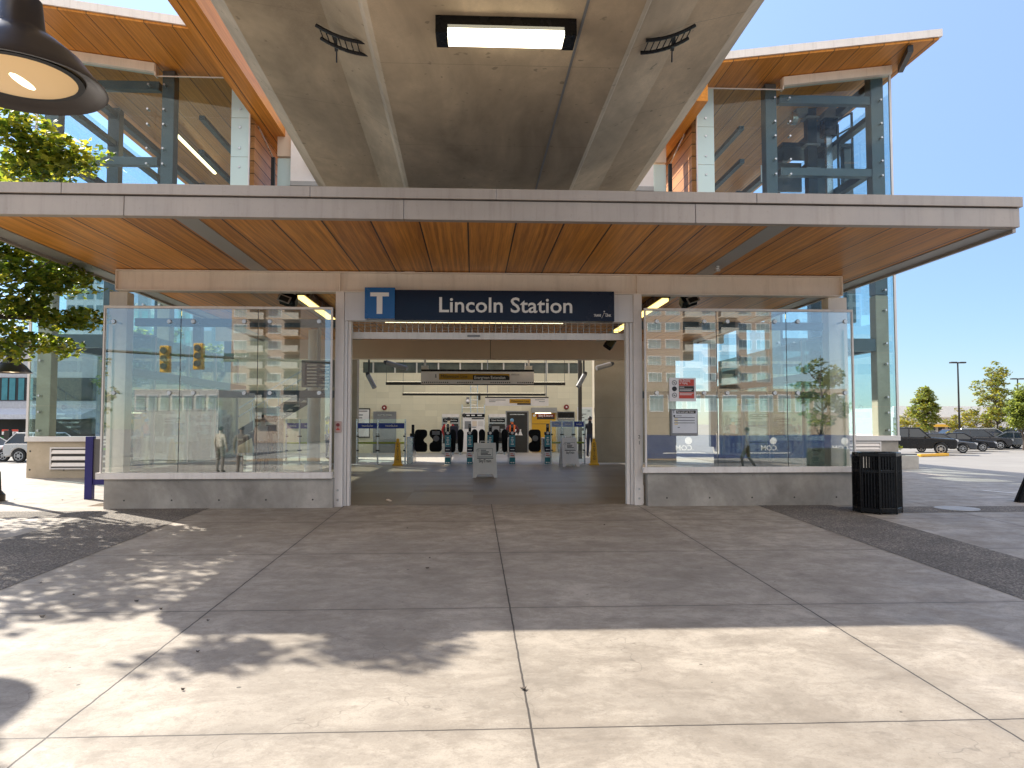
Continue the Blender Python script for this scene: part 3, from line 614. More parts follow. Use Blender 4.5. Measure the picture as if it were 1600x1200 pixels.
# ------------------------------------------------------------------ glass towers left and right of the guideway, roofs
YT, YTE = 7.5, 24.0
def tower(s, label, xin, xout, xm):
    r = thing('glass_tower', label, 'glass tower', (s*(abs(xin)+abs(xout))/2, YT, 0))
    xi_low = s*7.8; rows = [1.13, 1.95, 3.5, 5.05, 6.6, 7.75, 8.92, 10.03, 11.16]
    zr = lambda x: 11.2 + 0.13*(abs(x)-6.7)
    for i in range(len(rows)-1):
        a = xin + s*0.5 if rows[i] > 5.0 else xi_low
        for x0, x1 in ((a, xm), (xm, xout)):
            MB().box(x0+s*0.006, x1-s*0.006, YT-0.008, YT+0.008, rows[i]+0.006, rows[i+1]-0.006).build('front_pane', M['tglass'], r)
        if rows[i] > 5.0:
            MB().box(xin, xin+s*0.494, YT-0.01, YT+0.01, rows[i]+0.006, rows[i+1]-0.006).build('fritted_pane', M['frit'], r)
            for kz in (0.22, 0.75):
                z = rows[i] + kz*(rows[i+1]-rows[i]); MB().cyl((xin+s*0.25, YT-0.04, z), (xin+s*0.25, YT-0.01, z), 0.03, n=8).build('point_fitting', M['inox'], r)
        for kz in (0.18, 0.8):
            z = rows[i] + kz*(rows[i+1]-rows[i])
            for fx in (xm - s*0.22, xm + s*0.22, xout - s*0.28):
                MB().cyl((fx, YT-0.04, z), (fx, YT+0.12, z), 0.03, n=8).build('point_fitting', M['inox'], r)
        for y0, y1 in ((YT, 11.5), (11.5, 15.5), (15.5, 19.5), (19.5, YTE)):
            MB().box(xout-0.008, xout+0.008, y0+0.02, y1-0.006, rows[i]+0.006, rows[i+1]-0.006).build('side_pane', M['tglass'], r)
    # top triangular panes under the sloping roof beam
    MB().xz([(xm, rows[-1]), (xout, rows[-1]), (xout, zr(xout)-0.25), (xm, zr(xm)-0.25)], YT-0.008, YT+0.008).build('top_pane', M['tglass'], r)
    MB().xz([(xm, zr(xm)-0.25), (xout, zr(xout)-0.25), (xout, zr(xout)), (xm, zr(xm))], YT-0.16, YT+0.1).build('roof_beam', M['beige'], r)
    MB().box(xm-0.02, xm+0.02, YT-0.12, YT+0.06, rows[-1]-0.02, zr(xm)).build('mullion', M['beige'], r)
    MB().box(xin+s*0.02, xm, YT-0.014, YT+0.014, rows[-1], rows[-1]+0.03).build('top_rail', M['white'], r)
    MB().box(xin-s*0.02, xin, YT-0.05, YT+0.03, 4.9, rows[-1]).build('edge_rail', M['white'], r)
    for x, w in ((xm - s*0.28, 0.34), (xout - s*0.32, 0.38)):
        MB().box(x-w/2, x+w/2, YT+0.12, YT+0.48, 5.2, zr(x)-0.05).build('column', M['steel'], r, bevel=0.02); MB().box(x-w/2, x+w/2, YT+0.12, YT+0.48, 0.3, 5.19).build('lower_column', M['conc2'], r, bevel=0.02)
    for y in (11.5, 15.5, 19.5, YTE-0.3):
        MB().box(xout - s*0.48, xout - s*0.12, y-0.16, y+0.16, 0.3, zr(xout)-0.1).build('column', M['steel'], r)
    for z, h in ((10.98, 0.24), (8.82, 0.22), (6.5, 0.2), (3.75, 0.36)):
        MB().box(xm, xout - s*0.51, YT+0.16, YT+0.40, z-h/2, z+h/2).build('beam', M['steel'], r)
    for z, h in ((11.55, 0.22), (10.6, 0.16), (9.0, 0.24), (7.2, 0.2), (3.75, 0.3)):
        MB().box(xout - s*0.42, xout - s*0.20, YT+0.50, YTE, z-h/2, z+h/2).build('side_beam', M['dsteel'], r)
    # inner plank wall, inner stair stringer, linear lamp
    MB().box(xin + s*0.0, xin + s*0.12, YT+0.55, 14.0, 7.4, 11.1).build('plank_wall', M['woodw'], r)
    MB().box(xin + s*0.16, xm - s*0.7, 19.0, 19.15, 7.2, 11.2).build('rear_plank_wall', M['woodw'], r)
    for k in range(3):
        z = 8.2 + k*1.0; MB().box(xin+s*1.45, xin+s*1.60, YT+0.6, 18.9, z, z+0.12).build('rail_beam', M['dsteel'], r)
    MB().box(xi_low, xout, YT, YT+0.25, -0.25, 0.98).build('plinth', M['conc2'] if s < 0 else M['conc'], r, bevel=0.008)
    MB().box(xout-s*0.25, xout, YT+0.25, YTE, -0.9, 0.98).build('side_plinth', M['conc2'] if s < 0 else M['conc'], r)
    MB().box(xi_low, xout+s*0.04, YT-0.06, YT+0.2, 0.98, 1.12).build('sill', M['panel'], r, bevel=0.005)
    MB().box(xout-s*0.03, xout+s*0.03, YT-0.03, YT+0.03, 1.12, zr(xout)).build('corner_trim', M['panel'], r)
    # louvre in the plinth
    lx0, lx1 = (W(81,715,YT).x, W(165,715,YT).x) if s < 0 else (W(1316,700,YT).x, W(1374,700,YT).x)
    lz0, lz1 = (W(100,731,YT).z, W(100,701,YT).z) if s < 0 else (W(1350,708,YT).z, W(1350,692,YT).z)
    lv = MB().box(lx0, lx1, YT-0.005, YT+0.02, lz0, lz1).build('louvre', M['fdark'], r)
    mb = MB(); t_ = 0.04
    mb.box(lx0-t_, lx1+t_, YT-0.04, YT-0.006, lz1, lz1+t_).box(lx0-t_, lx1+t_, YT-0.04, YT-0.006, lz0-t_, lz0).box(lx0-t_, lx0, YT-0.04, YT-0.006, lz0, lz1).box(lx1, lx1+t_, YT-0.04, YT-0.006, lz0, lz1)
    for k in range(3):
        z = lz0 + (k+0.5)*(lz1-lz0)/3; mb.add([(lx0,YT-0.045,z-0.04),(lx1,YT-0.045,z-0.04),(lx1,YT-0.007,z+0.05),(lx0,YT-0.007,z+0.05),(lx0,YT-0.04,z-0.055),(lx1,YT-0.04,z-0.055),(lx1,YT-0.006,z+0.035),(lx0,YT-0.006,z+0.035)],[(0,1,2,3),(4,7,6,5),(0,4,5,1),(2,6,7,3)])
    mb.build('louvre_blades', M['panel'], lv)
    if s < 0:
        mb = MB().mat(0)
        for x, z in ((-12.0,0.72),(-12.0,0.22),(-11.1,0.22),(-10.2,0.22)): mb.cyl((x,YT-0.006,z),(x,YT+0.01,z),0.025,n=10)
        mb.build('tie_hole', M['fdark'], r)
    return r
TL = tower(-1, 'tall glass tower left of the guideway with warm concrete base and reflected foliage', W(388,280,YT).x, W(45,600,YT).x, W(241,280,YT).x)
TR = tower(1, 'tall glass tower right of the guideway with blue sky showing through', W(1090,280,YT).x, W(1399,500,YT).x, W(1224,280,YT).x)
# escalator-side lamp in the left tower: a long lit tube along the depth
a = W(268, 203, 12.0); b = W(336, 271, 17.0)
t_ = thing('tube_lamp', 'long lit yellow tube lamp inside the left glass tower', 'light', (a.x, 12.0, a.z))
MB().bar(a, b, 0.09, 0.05).build('diffuser', M['lum'], t_); MB().bar(a+Vector((0,0,0.06)), b+Vector((0,0,0.06)), 0.14, 0.05).build('housing', M['dsteel'], t_)
# frames and glazed doors inside left tower
pt = thing('glazed_partition', 'dark framed glazed partition inside the left glass tower at upper level', 'partition', (-10, 15, 7.4))
for k in range(9):
    x = -12 + k*0.62; MB().box(x-0.05, x+0.05, 15.0, 15.1, 7.4, 9.2 - 0.06*k).build('mullion', M['dsteel'], pt)
MB().box(-12.1, -6.6, 15.0, 15.1, 9.2, 9.35).build('head_rail', M['dsteel'], pt); MB().box(-12.1, -6.6, 15.03, 15.05, 7.4, 9.2).build('glazing', M['gglass'], pt)
# lift machine in the right tower
lm = thing('lift_machine', 'dark lift mast with grey motor boxes and work platform inside the right glass tower', 'lift machinery', (9.4, 10.2, 0))
YM = 10.2
def wx(x): return W(x, 200, YM).x
def wz(y): return W(1270, y, YM).z
MB().box(wx(1262), wx(1276), YM, YM+0.3, 0.5, wz(140)).build('mast', M['dsteel'], lm)
for z in (150, 182, 225, 262): MB().box(wx(1258), wx(1280), YM-0.08, YM+0.34, wz(z+3), wz(z)).build('clamp', M['mgrey'], lm)
p = MB().xz([(wx(1283), wz(186)), (wx(1286), wz(176)), (wx(1292), wz(170)), (wx(1302), wz(170)), (wx(1311), wz(177)), (wx(1312), wz(186))], YM-0.2, YM+0.3).build('motor_hood', M['mgrey'], lm)
MB().box(wx(1286), wx(1306), YM-0.15, YM+0.25, wz(212), wz(186)).build('motor', M['black'], lm); MB().box(wx(1291), wx(1300), YM, YM+0.15, 5.0, wz(212)).build('guide_rail', M['inox'], lm)
MB().box(wx(1242), wx(1260), YM-0.15, YM+0.25, wz(180), wz(165)).build('gear_box', M['mgrey'], lm)
MB().cyl((wx(1236), YM, wz(186)), (wx(1244), YM, wz(186)), 0.2, n=16).build('pulley', M['inox'], lm)
mb = MB()
for x in (1305, 1327): mb.box(wx(x)-0.03, wx(x)+0.03, YM-0.2, YM-0.14, wz(295), wz(178) if x > 1310 else wz(197))
for z in (178, 200): mb.bar((wx(1303), YM-0.17, wz(z+14)), (wx(1328), YM-0.17, wz(z)), 0.05, 0.05)
mb.build('guard_rail', M['dsteel'], lm)
MB().box(wx(1230), wx(1340), YM+0.4, YM+1.8, wz(222), wz(216)).build('work_platform', M['dsteel'], lm)
MB().box(wx(1236), wx(1290), YM+1.9, YM+2.0, wz(272), wz(224)).build('control_cabinet', M['mgrey'], lm)
MB().box(wx(1330), wx(1343), YM+0.5, YM+0.8, 4.8, wz(216)).build('platform_leg', M['steel'], lm)
mb = MB().box(wx(1232), wx(1262), YM+1.85, YM+1.9, wz(296), wz(280)).box(wx(1280), wx(1336), YM+1.85, YM+1.9, wz(294), wz(281)); mb.build('grey_panel', M['panel'], lm)
tag(MB().box(W(1189,270,9.5).x, W(1199,270,9.5).x, 9.5, 9.52, W(1190,284,9.5).z, W(1190,258,9.5).z).build('notice', M['plast']), 'small pale notice hanging inside the right glass tower', 'notice')

# upper roofs: sloping wood soffits each side of the guideway
def roof(s, label):
    r = thing('upper_roof', label, 'roof', (s*9, 16, 11.2)); zr = lambda x: 11.2 + 0.13*(abs(x)-6.7)
    y0, y1 = (5.0 if s < 0 else 6.0), 28.0; xa, xb = s*6.3, s*12.75
    MB().add([(x, y, zr(x)+dz) for dz in (0.02, 0.08) for y in (y0, y1) for x in (xa, xb)], [(0,1,3,2),(4,6,7,5),(0,4,5,1),(2,3,7,6),(0,2,6,4),(1,5,7,3)]).build('wood_soffit', M['woodd'], r)
    MB().add([(x, y, zr(x)+dz) for dz in (0.09, 0.3) for y in (y0-0.05, y1) for x in (xa, xb+s*0.08)], [(0,1,3,2),(4,6,7,5),(0,4,5,1),(2,3,7,6),(0,2,6,4),(1,5,7,3)]).build('roof_slab', M['white'], r)
    MB().box(s*5.72, s*6.29, 1.5 if s < 0 else 6.0, y1, 10.15, 11.25).build('edge_beam', M['woodd'], r)
    MB().box(s*6.29, s*6.45, 3.0 if s < 0 else 6.5, y1, 10.5, 10.75).build('gutter', M['gstrip'], r)
    for y in (7.3,):
        MB().bar((s*12.0, y-1.2, zr(12.0)-0.1), (s*12.5, y+0.2, zr(12.5)-0.1), 0.14, 0.18).build('bracket', M['dsteel'], r)
    return r
roof(-1, 'left upper station roof with orange wood soffit and wooden edge beam'); roof(1, 'right upper station roof with orange wood soffit against blue sky')
# white end panels and posts beside the guideway
for s, lab in ((-1, 'white end panel with grey base left of the guideway'), (1, 'white end panel with grey base right of the guideway')):
    r = thing('end_panel', lab, 'panel', (s*4.8, 9.0, 8.6)); x0, x1 = s*3.6, s*5.5
    MB().box(x0, x1, 9.0, 9.15, 8.72, 11.3).build('panel', M['plast'], r); MB().box(x0, x1, 8.95, 9.2, 8.58, 8.715).build('base_rail', M['gstrip'], r)
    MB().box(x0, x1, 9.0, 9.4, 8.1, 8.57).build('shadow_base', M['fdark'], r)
    MB().box(s*4.55, s*4.85, 8.6, 8.98, 9.05, 9.6).build('junction_box', M['mgrey'], r)
    MB().box(s*5.52, s*5.95, 9.2, 9.4, 9.55, 10.6).build('wood_post_panel', M['cream'], r); MB().box(s*5.52, s*5.95, 9.25, 9.35, 7.6, 9.5).build('glass_infill', M['frit'], r)
    MB().box(s*5.98, s*6.08, 9.0, 9.12, 7.5, 9.45).build('rail_post', M['dsteel'], r)
    MB().bar((s*6.2, 8.0, 10.0), (s*6.02, 9.1, 9.4), 0.03, 0.03).build('hand_rail', M['inox'], r)

# ------------------------------------------------------------------ hall contents
YG = 13.7
def tz(y, Y): return W(740, y, Y).z
# concourse linear lamps on rods
def linear(x0, x1, y, Y, lab, h=0.12):
    a, b = W(x0, y, Y), W(x1, y, Y); r = thing('linear_lamp', lab, 'light', ((a.x+b.x)/2, Y, a.z), group='linear lamps hung in the hall')
    MB().box(a.x, b.x, Y-0.06, Y+0.06, a.z-h/2, a.z+h/2).build('housing', M['dgrey'], r); MB().box(a.x+0.03, b.x-0.03, Y-0.03, Y+0.03, a.z+h/2, a.z+h/2+0.004).build('up_light', M['lumw'], r)
    for x in (a.x+0.02, b.x-0.02): MB().cyl((x, Y, a.z+h/2), (x, Y, 4.9), 0.008, n=6).build('hanger_rod', M['dgrey'], r)
linear(603, 883, 599, 15.5, 'dark linear lamp on rods just behind the yellow line sign'); linear(629, 852, 616, 17.5, 'lower dark linear lamp on rods below the yellow line sign', 0.1)
# line sign
YS = 12.8
a, b = W(658, 600, YS), W(834, 581, YS)
r = thing('line_sign', 'hanging pale sign with amber Millennium Line panel and black Evergreen Extension tab', 'sign', ((a.x+b.x)/2, YS, a.z))
MB().box(a.x, b.x, YS-0.05, YS+0.05, a.z, b.z).build('board', M['plast'], r); MB().box(a.x, b.x, YS-0.055, YS+0.055, b.z, b.z+0.07).build('top_edge', M['black'], r); MB().box(a.x, b.x, YS-0.055, YS+0.055, a.z-0.03, a.z).build('bottom_edge', M['fdark'], r)
def sx(x): return W(x, 590, YS).x
def szz(y): return W(740, y, YS).z
MB().box(sx(686), sx(796), YS-0.056, YS-0.051, szz(593.5), szz(584)).build('amber_panel', M['amber'], r)
MB().text('Millennium Line', sx(686)+0.06, YS-0.058, szz(588.5), 0.17, 'LEFT', maxw=sx(729)-sx(688)).build('lettering', M['ink'], r)
q = [(sx(739), szz(594)), (sx(796), szz(594)), (sx(796), szz(589)), (sx(793), szz(586.6)), (sx(739), szz(586.2))]
MB().xz(q, YS-0.061, YS-0.057).build('black_tab', M['ink'], r)
MB().text('Evergreen Extension', sx(741), YS-0.063, szz(590.2), 0.155, 'LEFT', fat=0.015, maxw=sx(789)-sx(741)).build('lettering', M['letter'], r)
mb = MB().box(sx(681)-0.01, sx(681)+0.015, YS-0.055, YS-0.051, szz(590.5), szz(585)).bar((sx(679),YS-0.053,szz(588.6)),(sx(681),YS-0.053,szz(590.6)),0.02,0.003).bar((sx(683),YS-0.053,szz(588.6)),(sx(681),YS-0.053,szz(590.6)),0.02,0.003); mb.build('arrow', M['ink'], r)
mb = MB()
for k in range(54):
    if 12 < k < 17 or 24 < k < 33 or 42 < k < 46: continue
    x = a.x + 0.05 + (b.x-a.x-0.1)*k/53; mb.box(x-0.02, x+0.015, YS-0.055, YS-0.051, szz(598.6), szz(596.8))
mb.build('dotted_border', M['ink'], r)
mb = MB().text('TRANSLINK', sx(805), YS-0.055, szz(585.6), 0.055); mb.bar((sx(798),YS-0.053,szz(587)),(sx(800),YS-0.053,szz(584)),0.02,0.003).bar((sx(800),YS-0.053,szz(584)),(sx(803),YS-0.053,szz(586)),0.02,0.003); mb.build('logo', M['mgrey'], r)
for x in (664, 826):
    MB().box(sx(x)-0.12, sx(x)+0.12, YS-0.06, YS+0.06, b.z+0.072, b.z+0.2).build('hanger_box', M['ceil'], r); MB().cyl((sx(x), YS, b.z+0.2), (sx(x), YS, 4.9), 0.035).build('hanger_post', M['ceil'], r)
# second direction sign
YS2 = 19.0
a, b = W(758, 634, YS2), W(857, 622, YS2)
r = thing('direction_sign', 'long white direction sign with small amber panel low in the hall above the dark door', 'sign', ((a.x+b.x)/2, YS2, a.z))
MB().box(a.x, b.x, YS2-0.05, YS2+0.05, a.z, b.z).build('board', M['plast'], r); MB().box(a.x, b.x, YS2-0.06, YS2+0.06, b.z, b.z+0.05).build('top_edge', M['fdark'], r)
xa = W(796, 628, YS2).x; xb = W(829, 628, YS2).x
MB().box(xa, xb, YS2-0.055, YS2-0.051, W(800,630,YS2).z, W(800,623.5,YS2).z).build('amber_panel', M['amber'], r)
MB().text('Millennium Line', (xa+xb)/2, YS2-0.058, W(800,627,YS2).z, 0.13, maxw=(xb-xa)*0.85).build('lettering', M['ink'], r)
MB().box(W(808,631,YS2).x, xb, YS2-0.062, YS2-0.057, W(800,632.4,YS2).z, W(800,630.2,YS2).z).build('black_tab', M['ink'], r)
mb = MB()
for x0, x1, y in ((764,790,625),(764,774,627.6),(836,851,624.6),(842,851,627.4)): mb.box(W(x0,y,YS2).x, W(x1,y,YS2).x, YS2-0.055, YS2-0.051, W(800,y+0.5,YS2).z, W(800,y-0.4,YS2).z)
mb.build('small_print', M['mgrey'], r)
for x in (a.x+0.1, b.x-0.1): MB().cyl((x, YS2, b.z+0.05), (x, YS2, 5.0), 0.02).build('hanger_rod', M['mgrey'], r)
# spot lamps on the ceiling
def spot(x, y, Y, dx, lab, drop=True, L=0.42):
    c = W(x, y, Y); r = thing('spot_lamp', lab, 'light', c, group='spot lamps in the hall')
    if drop: MB().cyl((c.x-0.05*dx, Y, c.z+0.15), (c.x-0.05*dx, Y, 4.9), 0.035).build('drop_rod', M['dgrey'], r)
    d = Vector((dx, -0.3, -1.0 if drop else -0.3)).normalized(); p = c - d*L*0.3; q = c + d*L
    MB().cyl(p, q, 0.085, 0.085, 12).build('lamp_barrel', M['mgrey'], r, smooth=True); MB().cyl(p - d*0.12, p, 0.05, 0.09, 12).build('lamp_cap', M['dgrey'], r, smooth=True)
spot(577.5, 591, 14.3, 0.55, 'spot lamp on a drop rod at the left end of the hall'); spot(911, 590, 14.3, -0.6, 'spot lamp on a drop rod at the right end of the hall')
spot(612, 569, 13.0, 1.0, 'spot lamp tilted flat under the ceiling left of the line sign', False, 0.6); spot(949, 570.5, 13.0, -1.0, 'spot lamp tilted flat before the right concrete wall', False, 0.45)
# cameras, bells
def bell(x, y, lab):
    c = W(x, y, YB-0.02); r = thing('fire_bell', lab, 'bell', (c.x, YB-0.01, c.z), group='fire bells on the tiled wall')
    MB().lathe((0,0,0), [(0.0,0.0),(0.12,0.0)], 16); m = MB().cyl((c.x,YB-0.01,c.z),(c.x,YB-0.09,c.z),0.13,0.115,20); m.build('gong', M['maroon'], r, smooth=True); MB().cyl((c.x,YB-0.09,c.z),(c.x,YB-0.12,c.z),0.045,0.035,12).build('hub', M['plast'], r)
bell(600.5, 637, 'dark red fire bell above the left grey door'); bell(885, 636, 'dark red fire bell above the dark wall cabinet on the right')
c = W(731, 627, YB-0.3); r = thing('dome_camera', 'white dome camera on the cream tiled wall', 'camera', (c.x, YB-0.3, c.z)); MB().ball(c, 0.10, 14).build('dome', M['plast'], r, smooth=True); MB().box(c.x-0.07, c.x+0.07, YB-0.3, YB-0.002, c.z+0.1, c.z+0.2).build('bracket', M['mgrey'], r); MB().cyl(c-Vector((0,0,0.12)), c-Vector((0,0,0.06)), 0.05, 0.08).build('lens', M['black'], r)
c = W(749, 622, YB-0.3); r = thing('bullet_camera', 'small dark bullet camera pointing down from the tiled wall', 'camera', (c.x, YB-0.3, c.z)); MB().cyl(c+Vector((0,0,0.2)), c-Vector((0,0,0.1)), 0.06, 0.05).build('barrel', M['dgrey'], r); MB().box(c.x-0.06,c.x+0.06,YB-0.36,YB-0.002,c.z+0.2,c.z+0.26).build('bracket', M['dgrey'], r)
c = W(952.5, 537, 3.0); r = thing('loudspeaker', 'small black loudspeaker tilted under the grille at the right of the entrance', 'speaker', c); MB().obox(c, (0.2,0.14,0.24), (R(-20),R(35),0)).build('case', M['black'], r, bevel=0.02); MB().obox(c+Vector((0.06,0.06,0.06)), (0.18,0.08,0.2), (R(-20),R(35),0)).build('back_shell', M['mgrey'], r); MB().cyl(c+Vector((0.1,0.1,0.1)), (c.x+0.1, 3.1, 4.25), 0.012).build('bracket', M['mgrey'], r)
for px, py, lab, dirx in ((449, 467, 'black boxed floodlight under the soffit behind the left glass screen', 1), (1078, 468, 'black boxed floodlight under the soffit behind the right glass screen', -1)):
    c = W(px, py, 1.2); r = thing('floodlight', lab, 'light', c)
    MB().obox(c+Vector((0,0.1,0)), (0.34,0.3,0.17), (R(-25),R(20)*dirx,0)).build('case', M['black'], r, bevel=0.015); mb = MB()
    mb.obox(c+Vector((-0.04*dirx,-0.08,-0.01)), (0.24,0.02,0.15), (R(-25),R(20)*dirx,0)).build('bezel', M['panel'], r); MB().obox(c+Vector((-0.04*dirx,-0.095,-0.013)), (0.18,0.02,0.10), (R(-25),R(20)*dirx,0)).build('glass', M['dgrey'], r)
    MB().box(c.x+0.05*dirx-0.02, c.x+0.05*dirx+0.02, 1.28, 1.32, c.z+0.05, CZ-0.01).build('bracket', M['black'], r)
    x1 = W(452 if dirx > 0 else 1062, 470, 1.6).x; x2 = W(506 if dirx > 0 else 1009, 498, 4.6).x
    r = thing('edge_lamp', 'slanting view of a long lit amber lamp under the soffit, %s bay' % ('left' if dirx > 0 else 'right'), 'light', (x1, 1.6, CZ))
    p0 = W(456 if dirx > 0 else 1053, 467, 1.5); dd = 4.6
    xx = p0.x + 0.15*dirx
    MB().box(xx-0.06, xx+0.06, 1.6, 7.2, CZ-0.24, CZ-0.18).build('diffuser', M['lumg'], r); MB().box(xx-0.09, xx+0.09, 1.55, 7.25, CZ-0.18, CZ-0.02).build('housing', M['black'], r)

# wall furniture on the back wall
Yw = YB-0.02
def rect(mb, x0, x1, y0, y1, Y, d=0.02): return mb.box(W(x0,y1,Y).x, W(x1,y1,Y).x, Y-d, Y, W(740,y1,Y).z, W(740,y0,Y).z)
r = thing('notice_board', 'white framed notice board on the tiled wall beside the left pier', 'notice board', W(567,684,Yw)); rect(MB(), 556,578,638,684,Yw,0.05).build('frame', M['dgrey'], r); rect(MB(), 557.5,576.5,640,682,Yw-0.05,0.01).build('sheet', M['plast'], r)
mb = MB()
for y, x1 in ((642.5,574),(648.5,567),(653,566)): rect(mb, 559, x1, y-0.6, y+0.6, Yw-0.062, 0.004)
mb.build('print', M['ink'], r)
def door(x0, x1, y0, lab, m):
    r = thing('door', lab, 'door', (W((x0+x1)/2,706,Yw).x, Yw, 0)); z1 = W(740,y0,Yw).z; a = W(x0,700,Yw).x; b = W(x1,700,Yw).x
    MB().box(a-0.06, a, Yw-0.06, Yw, 0, z1+0.06).box(b, b+0.06, Yw-0.06, Yw, 0, z1+0.06).box(a, b, Yw-0.06, Yw, z1, z1+0.06).build('door_frame', M['mgrey'], r)
    MB().box(a+0.005, b-0.005, Yw-0.04, Yw-0.001, 0.01, z1-0.005).build('leaf', m, r)
    MB().cyl((a+0.09, Yw-0.1, 1.0), (a+0.22, Yw-0.1, 1.0), 0.012).cyl((a+0.09,Yw-0.1,1.0),(a+0.09,Yw-0.04,1.0),0.012).build('handle', M['inox'], r)
    MB().box(a+0.15, b-0.15, Yw-0.06, Yw-0.041, z1-0.14, z1-0.09).build('closer', M['inox'], r)
    return r, a, b, z1
door(585, 617, 645, 'mid grey door behind the left glass barrier', M['mgrey'])
r, a, b, z1 = door(792, 824, 644, 'dark grey door with white pictograms behind the person in orange', M['dgrey'])
mb = MB(); xm_, zm_ = W(809,677,Yw).x, W(809,677,Yw).z
for dx in (-0.11, 0.13): mb.ball((xm_+dx, Yw-0.045, zm_+0.16), 0.045, 8, (1,0.1,1)).xz([(xm_+dx-0.03,zm_+0.11),(xm_+dx+0.03,zm_+0.11),(xm_+dx+0.11,zm_-0.1),(xm_+dx-0.11,zm_-0.1)], Yw-0.046, Yw-0.042)
mb.build('pictogram', M['plast'], r)
# amber kiosk alcove
r = thing('information_kiosk', 'amber yellow Safety & Security information panel on the back wall', 'kiosk', W(849,706,Yw)); rect(MB(), 831, 868, 645, 706, Yw, 0.10).build('amber_panel', M['ykiosk'], r, bevel=0.01); rect(MB(), 830, 869, 637, 645, Yw, 0.35).build('hood', M['gstrip'], r)
rect(MB(), 838.5, 866.5, 647, 651.5, Yw-0.10, 0.02).build('red_header', M['maroon'], r); MB().text('Safety & Security', W(852,649.3,Yw).x, Yw-0.124, W(740,649.3,Yw-0.12).z, 0.16, fat=0.01, maxw=0.72).build('lettering', M['letter'], r)
rect(MB(), 839, 866.5, 651.7, 655, Yw-0.10, 0.01).build('dark_strip', M['dgrey'], r); rect(MB(), 831, 868, 662, 662.6, Yw-0.10, 0.005).build('seam', M['fdark'], r)
MB().ball((W(834.5,649,Yw).x, Yw-0.11, W(740,649,Yw).z), 0.07, 10, (1,0.15,1)).build('emblem', M['plast'], r)
rect(MB(), 836, 861, 645.1, 645.8, Yw-0.3, 0.02).build('lamp_strip', M['lumw'], r)
r = thing('wall_cabinet', 'dark louvred wall cabinet below the right fire bell', 'cabinet', W(885,706,Yw)); rect(MB(), 871,898,643,706,Yw,0.06).build('body', M['mgrey'], r); rect(MB(), 872,897,644,652.5,Yw-0.06,0.01).build('opening', M['black'], r); rect(MB(), 872,897,653.5,655,Yw-0.06,0.02).build('shelf', M['inox'], r)
r = thing('poster_case', 'white poster case on the tiled wall beside the right concrete wall', 'poster case', W(914,706,Yw)); rect(MB(), 902,926,636,706,Yw,0.05).build('case', M['plast'], r); rect(MB(), 903.5,924.5,638.5,682,Yw-0.05,0.01).build('poster', paint('pale green poster', (0.7,0.74,0.68), 0.4), r)
mb = MB()
for y, x0, x1 in ((642,918,922),(647,908,916),(649,908,911),(652.5,908,913),(656,914,919)): rect(mb, x0, x1, y-0.5, y+0.5, Yw-0.062, 0.004)
rect(mb, 907, 913, 669, 673, Yw-0.062, 0.004); mb.build('print', M['ink'], r)
# ticket machines and map panel
def ticket(xc, lab, Y, w=0.85, copyof=None):
    r = thing('ticket_machine', lab, 'ticket machine', (xc, Y, 0), group='ticket machines'); h = 1.85
    MB().box(xc-w/2, xc+w/2, Y, Y+0.55, 0.02, h).build('cabinet', M['inox'], r, bevel=0.015)
    MB().box(xc-w/2+0.02, xc+w/2-0.02, Y-0.12, Y, h-0.10, h+0.05).build('hood', M['white'], r)
    MB().box(xc-w/2+0.06, xc+w/2-0.06, Y-0.02, Y-0.001, h-0.34, h-0.16).build('header', M['black'], r)
    MB().text('Ticket Machine', xc, Y-0.022, h-0.25, 0.09, fat=0.01, maxw=w-0.25).build('lettering', M['letter'], r)
    MB().box(xc-w/2+0.06, xc+w/2-0.06, Y-0.015, Y-0.001, 0.5, h-0.42).build('fascia_plate', M['dgrey'], r)
    MB().box(xc-0.25, xc+0.1, Y-0.025, Y-0.016, 1.05, 1.32).build('screen', M['mgrey'], r); MB().box(xc+0.16, xc+0.3, Y-0.03, Y-0.016, 1.0, 1.2).build('key_pad', M['inox'], r)
    MB().box(xc-0.3, xc+0.25, Y-0.035, Y-0.016, 0.6, 0.78).build('tray', M['black'], r)
YK = 22.9
ticket(W(704,700,YK).x, 'steel ticket machine behind the person in red and white', YK); ticket(W(777,700,YK).x, 'steel ticket machine between the map panel and the dark door', YK)
ticket(W(415,700,7.4).x, 'ticket machine seen through the left glass screen', 7.4, 0.7)
r = thing('information_stand', 'white map panel with black header between the two ticket machines', 'map panel', (W(740,700,YK).x, YK, 0))
rect(MB(), 723, 757, 645, 706, YK, 0.04).build('panel', M['plast'], r); rect(MB(), 728, 757.5, 646.5, 652, YK-0.04, 0.02).build('header', M['black'], r); MB().ball((W(725.5,649,YK).x, YK-0.06, W(740,649,YK).z), 0.10, 12, (1,0.2,1)).build('emblem', M['ink'], r)
mb = MB()
for x0,x1,y in ((729,734,649),(736.5,742,649),(746,753,649)): rect(mb, x0,x1,y-0.9,y+0.9,YK-0.062,0.004)
mb.build('print', M['letter'], r); rect(MB(), 737, 756, 653.2, 655, YK-0.04, 0.01).build('sub_header', M['dgrey'], r)
mb = MB(); rect(mb,726,736,658,670,YK-0.04,0.01); mb.mat(1); rect(mb,738,745,658,666,YK-0.04,0.01); mb.mat(2); rect(mb,747,755,658,666,YK-0.04,0.01); mb.mat(0); rect(mb,737,744,667,668.2,YK-0.04,0.01)
mb.build('map_sheet', [M['mgrey'], M['cream'], M['panel']], r)
mb = MB()
for x in (722, 735.5, 746, 757): mb.cyl((W(x,640,YK).x,YK+0.06,W(740,706,YK).z),(W(x,640,YK).x,YK+0.06,W(740,632 if x in (722,757) else 601,YK).z),0.022,n=6)
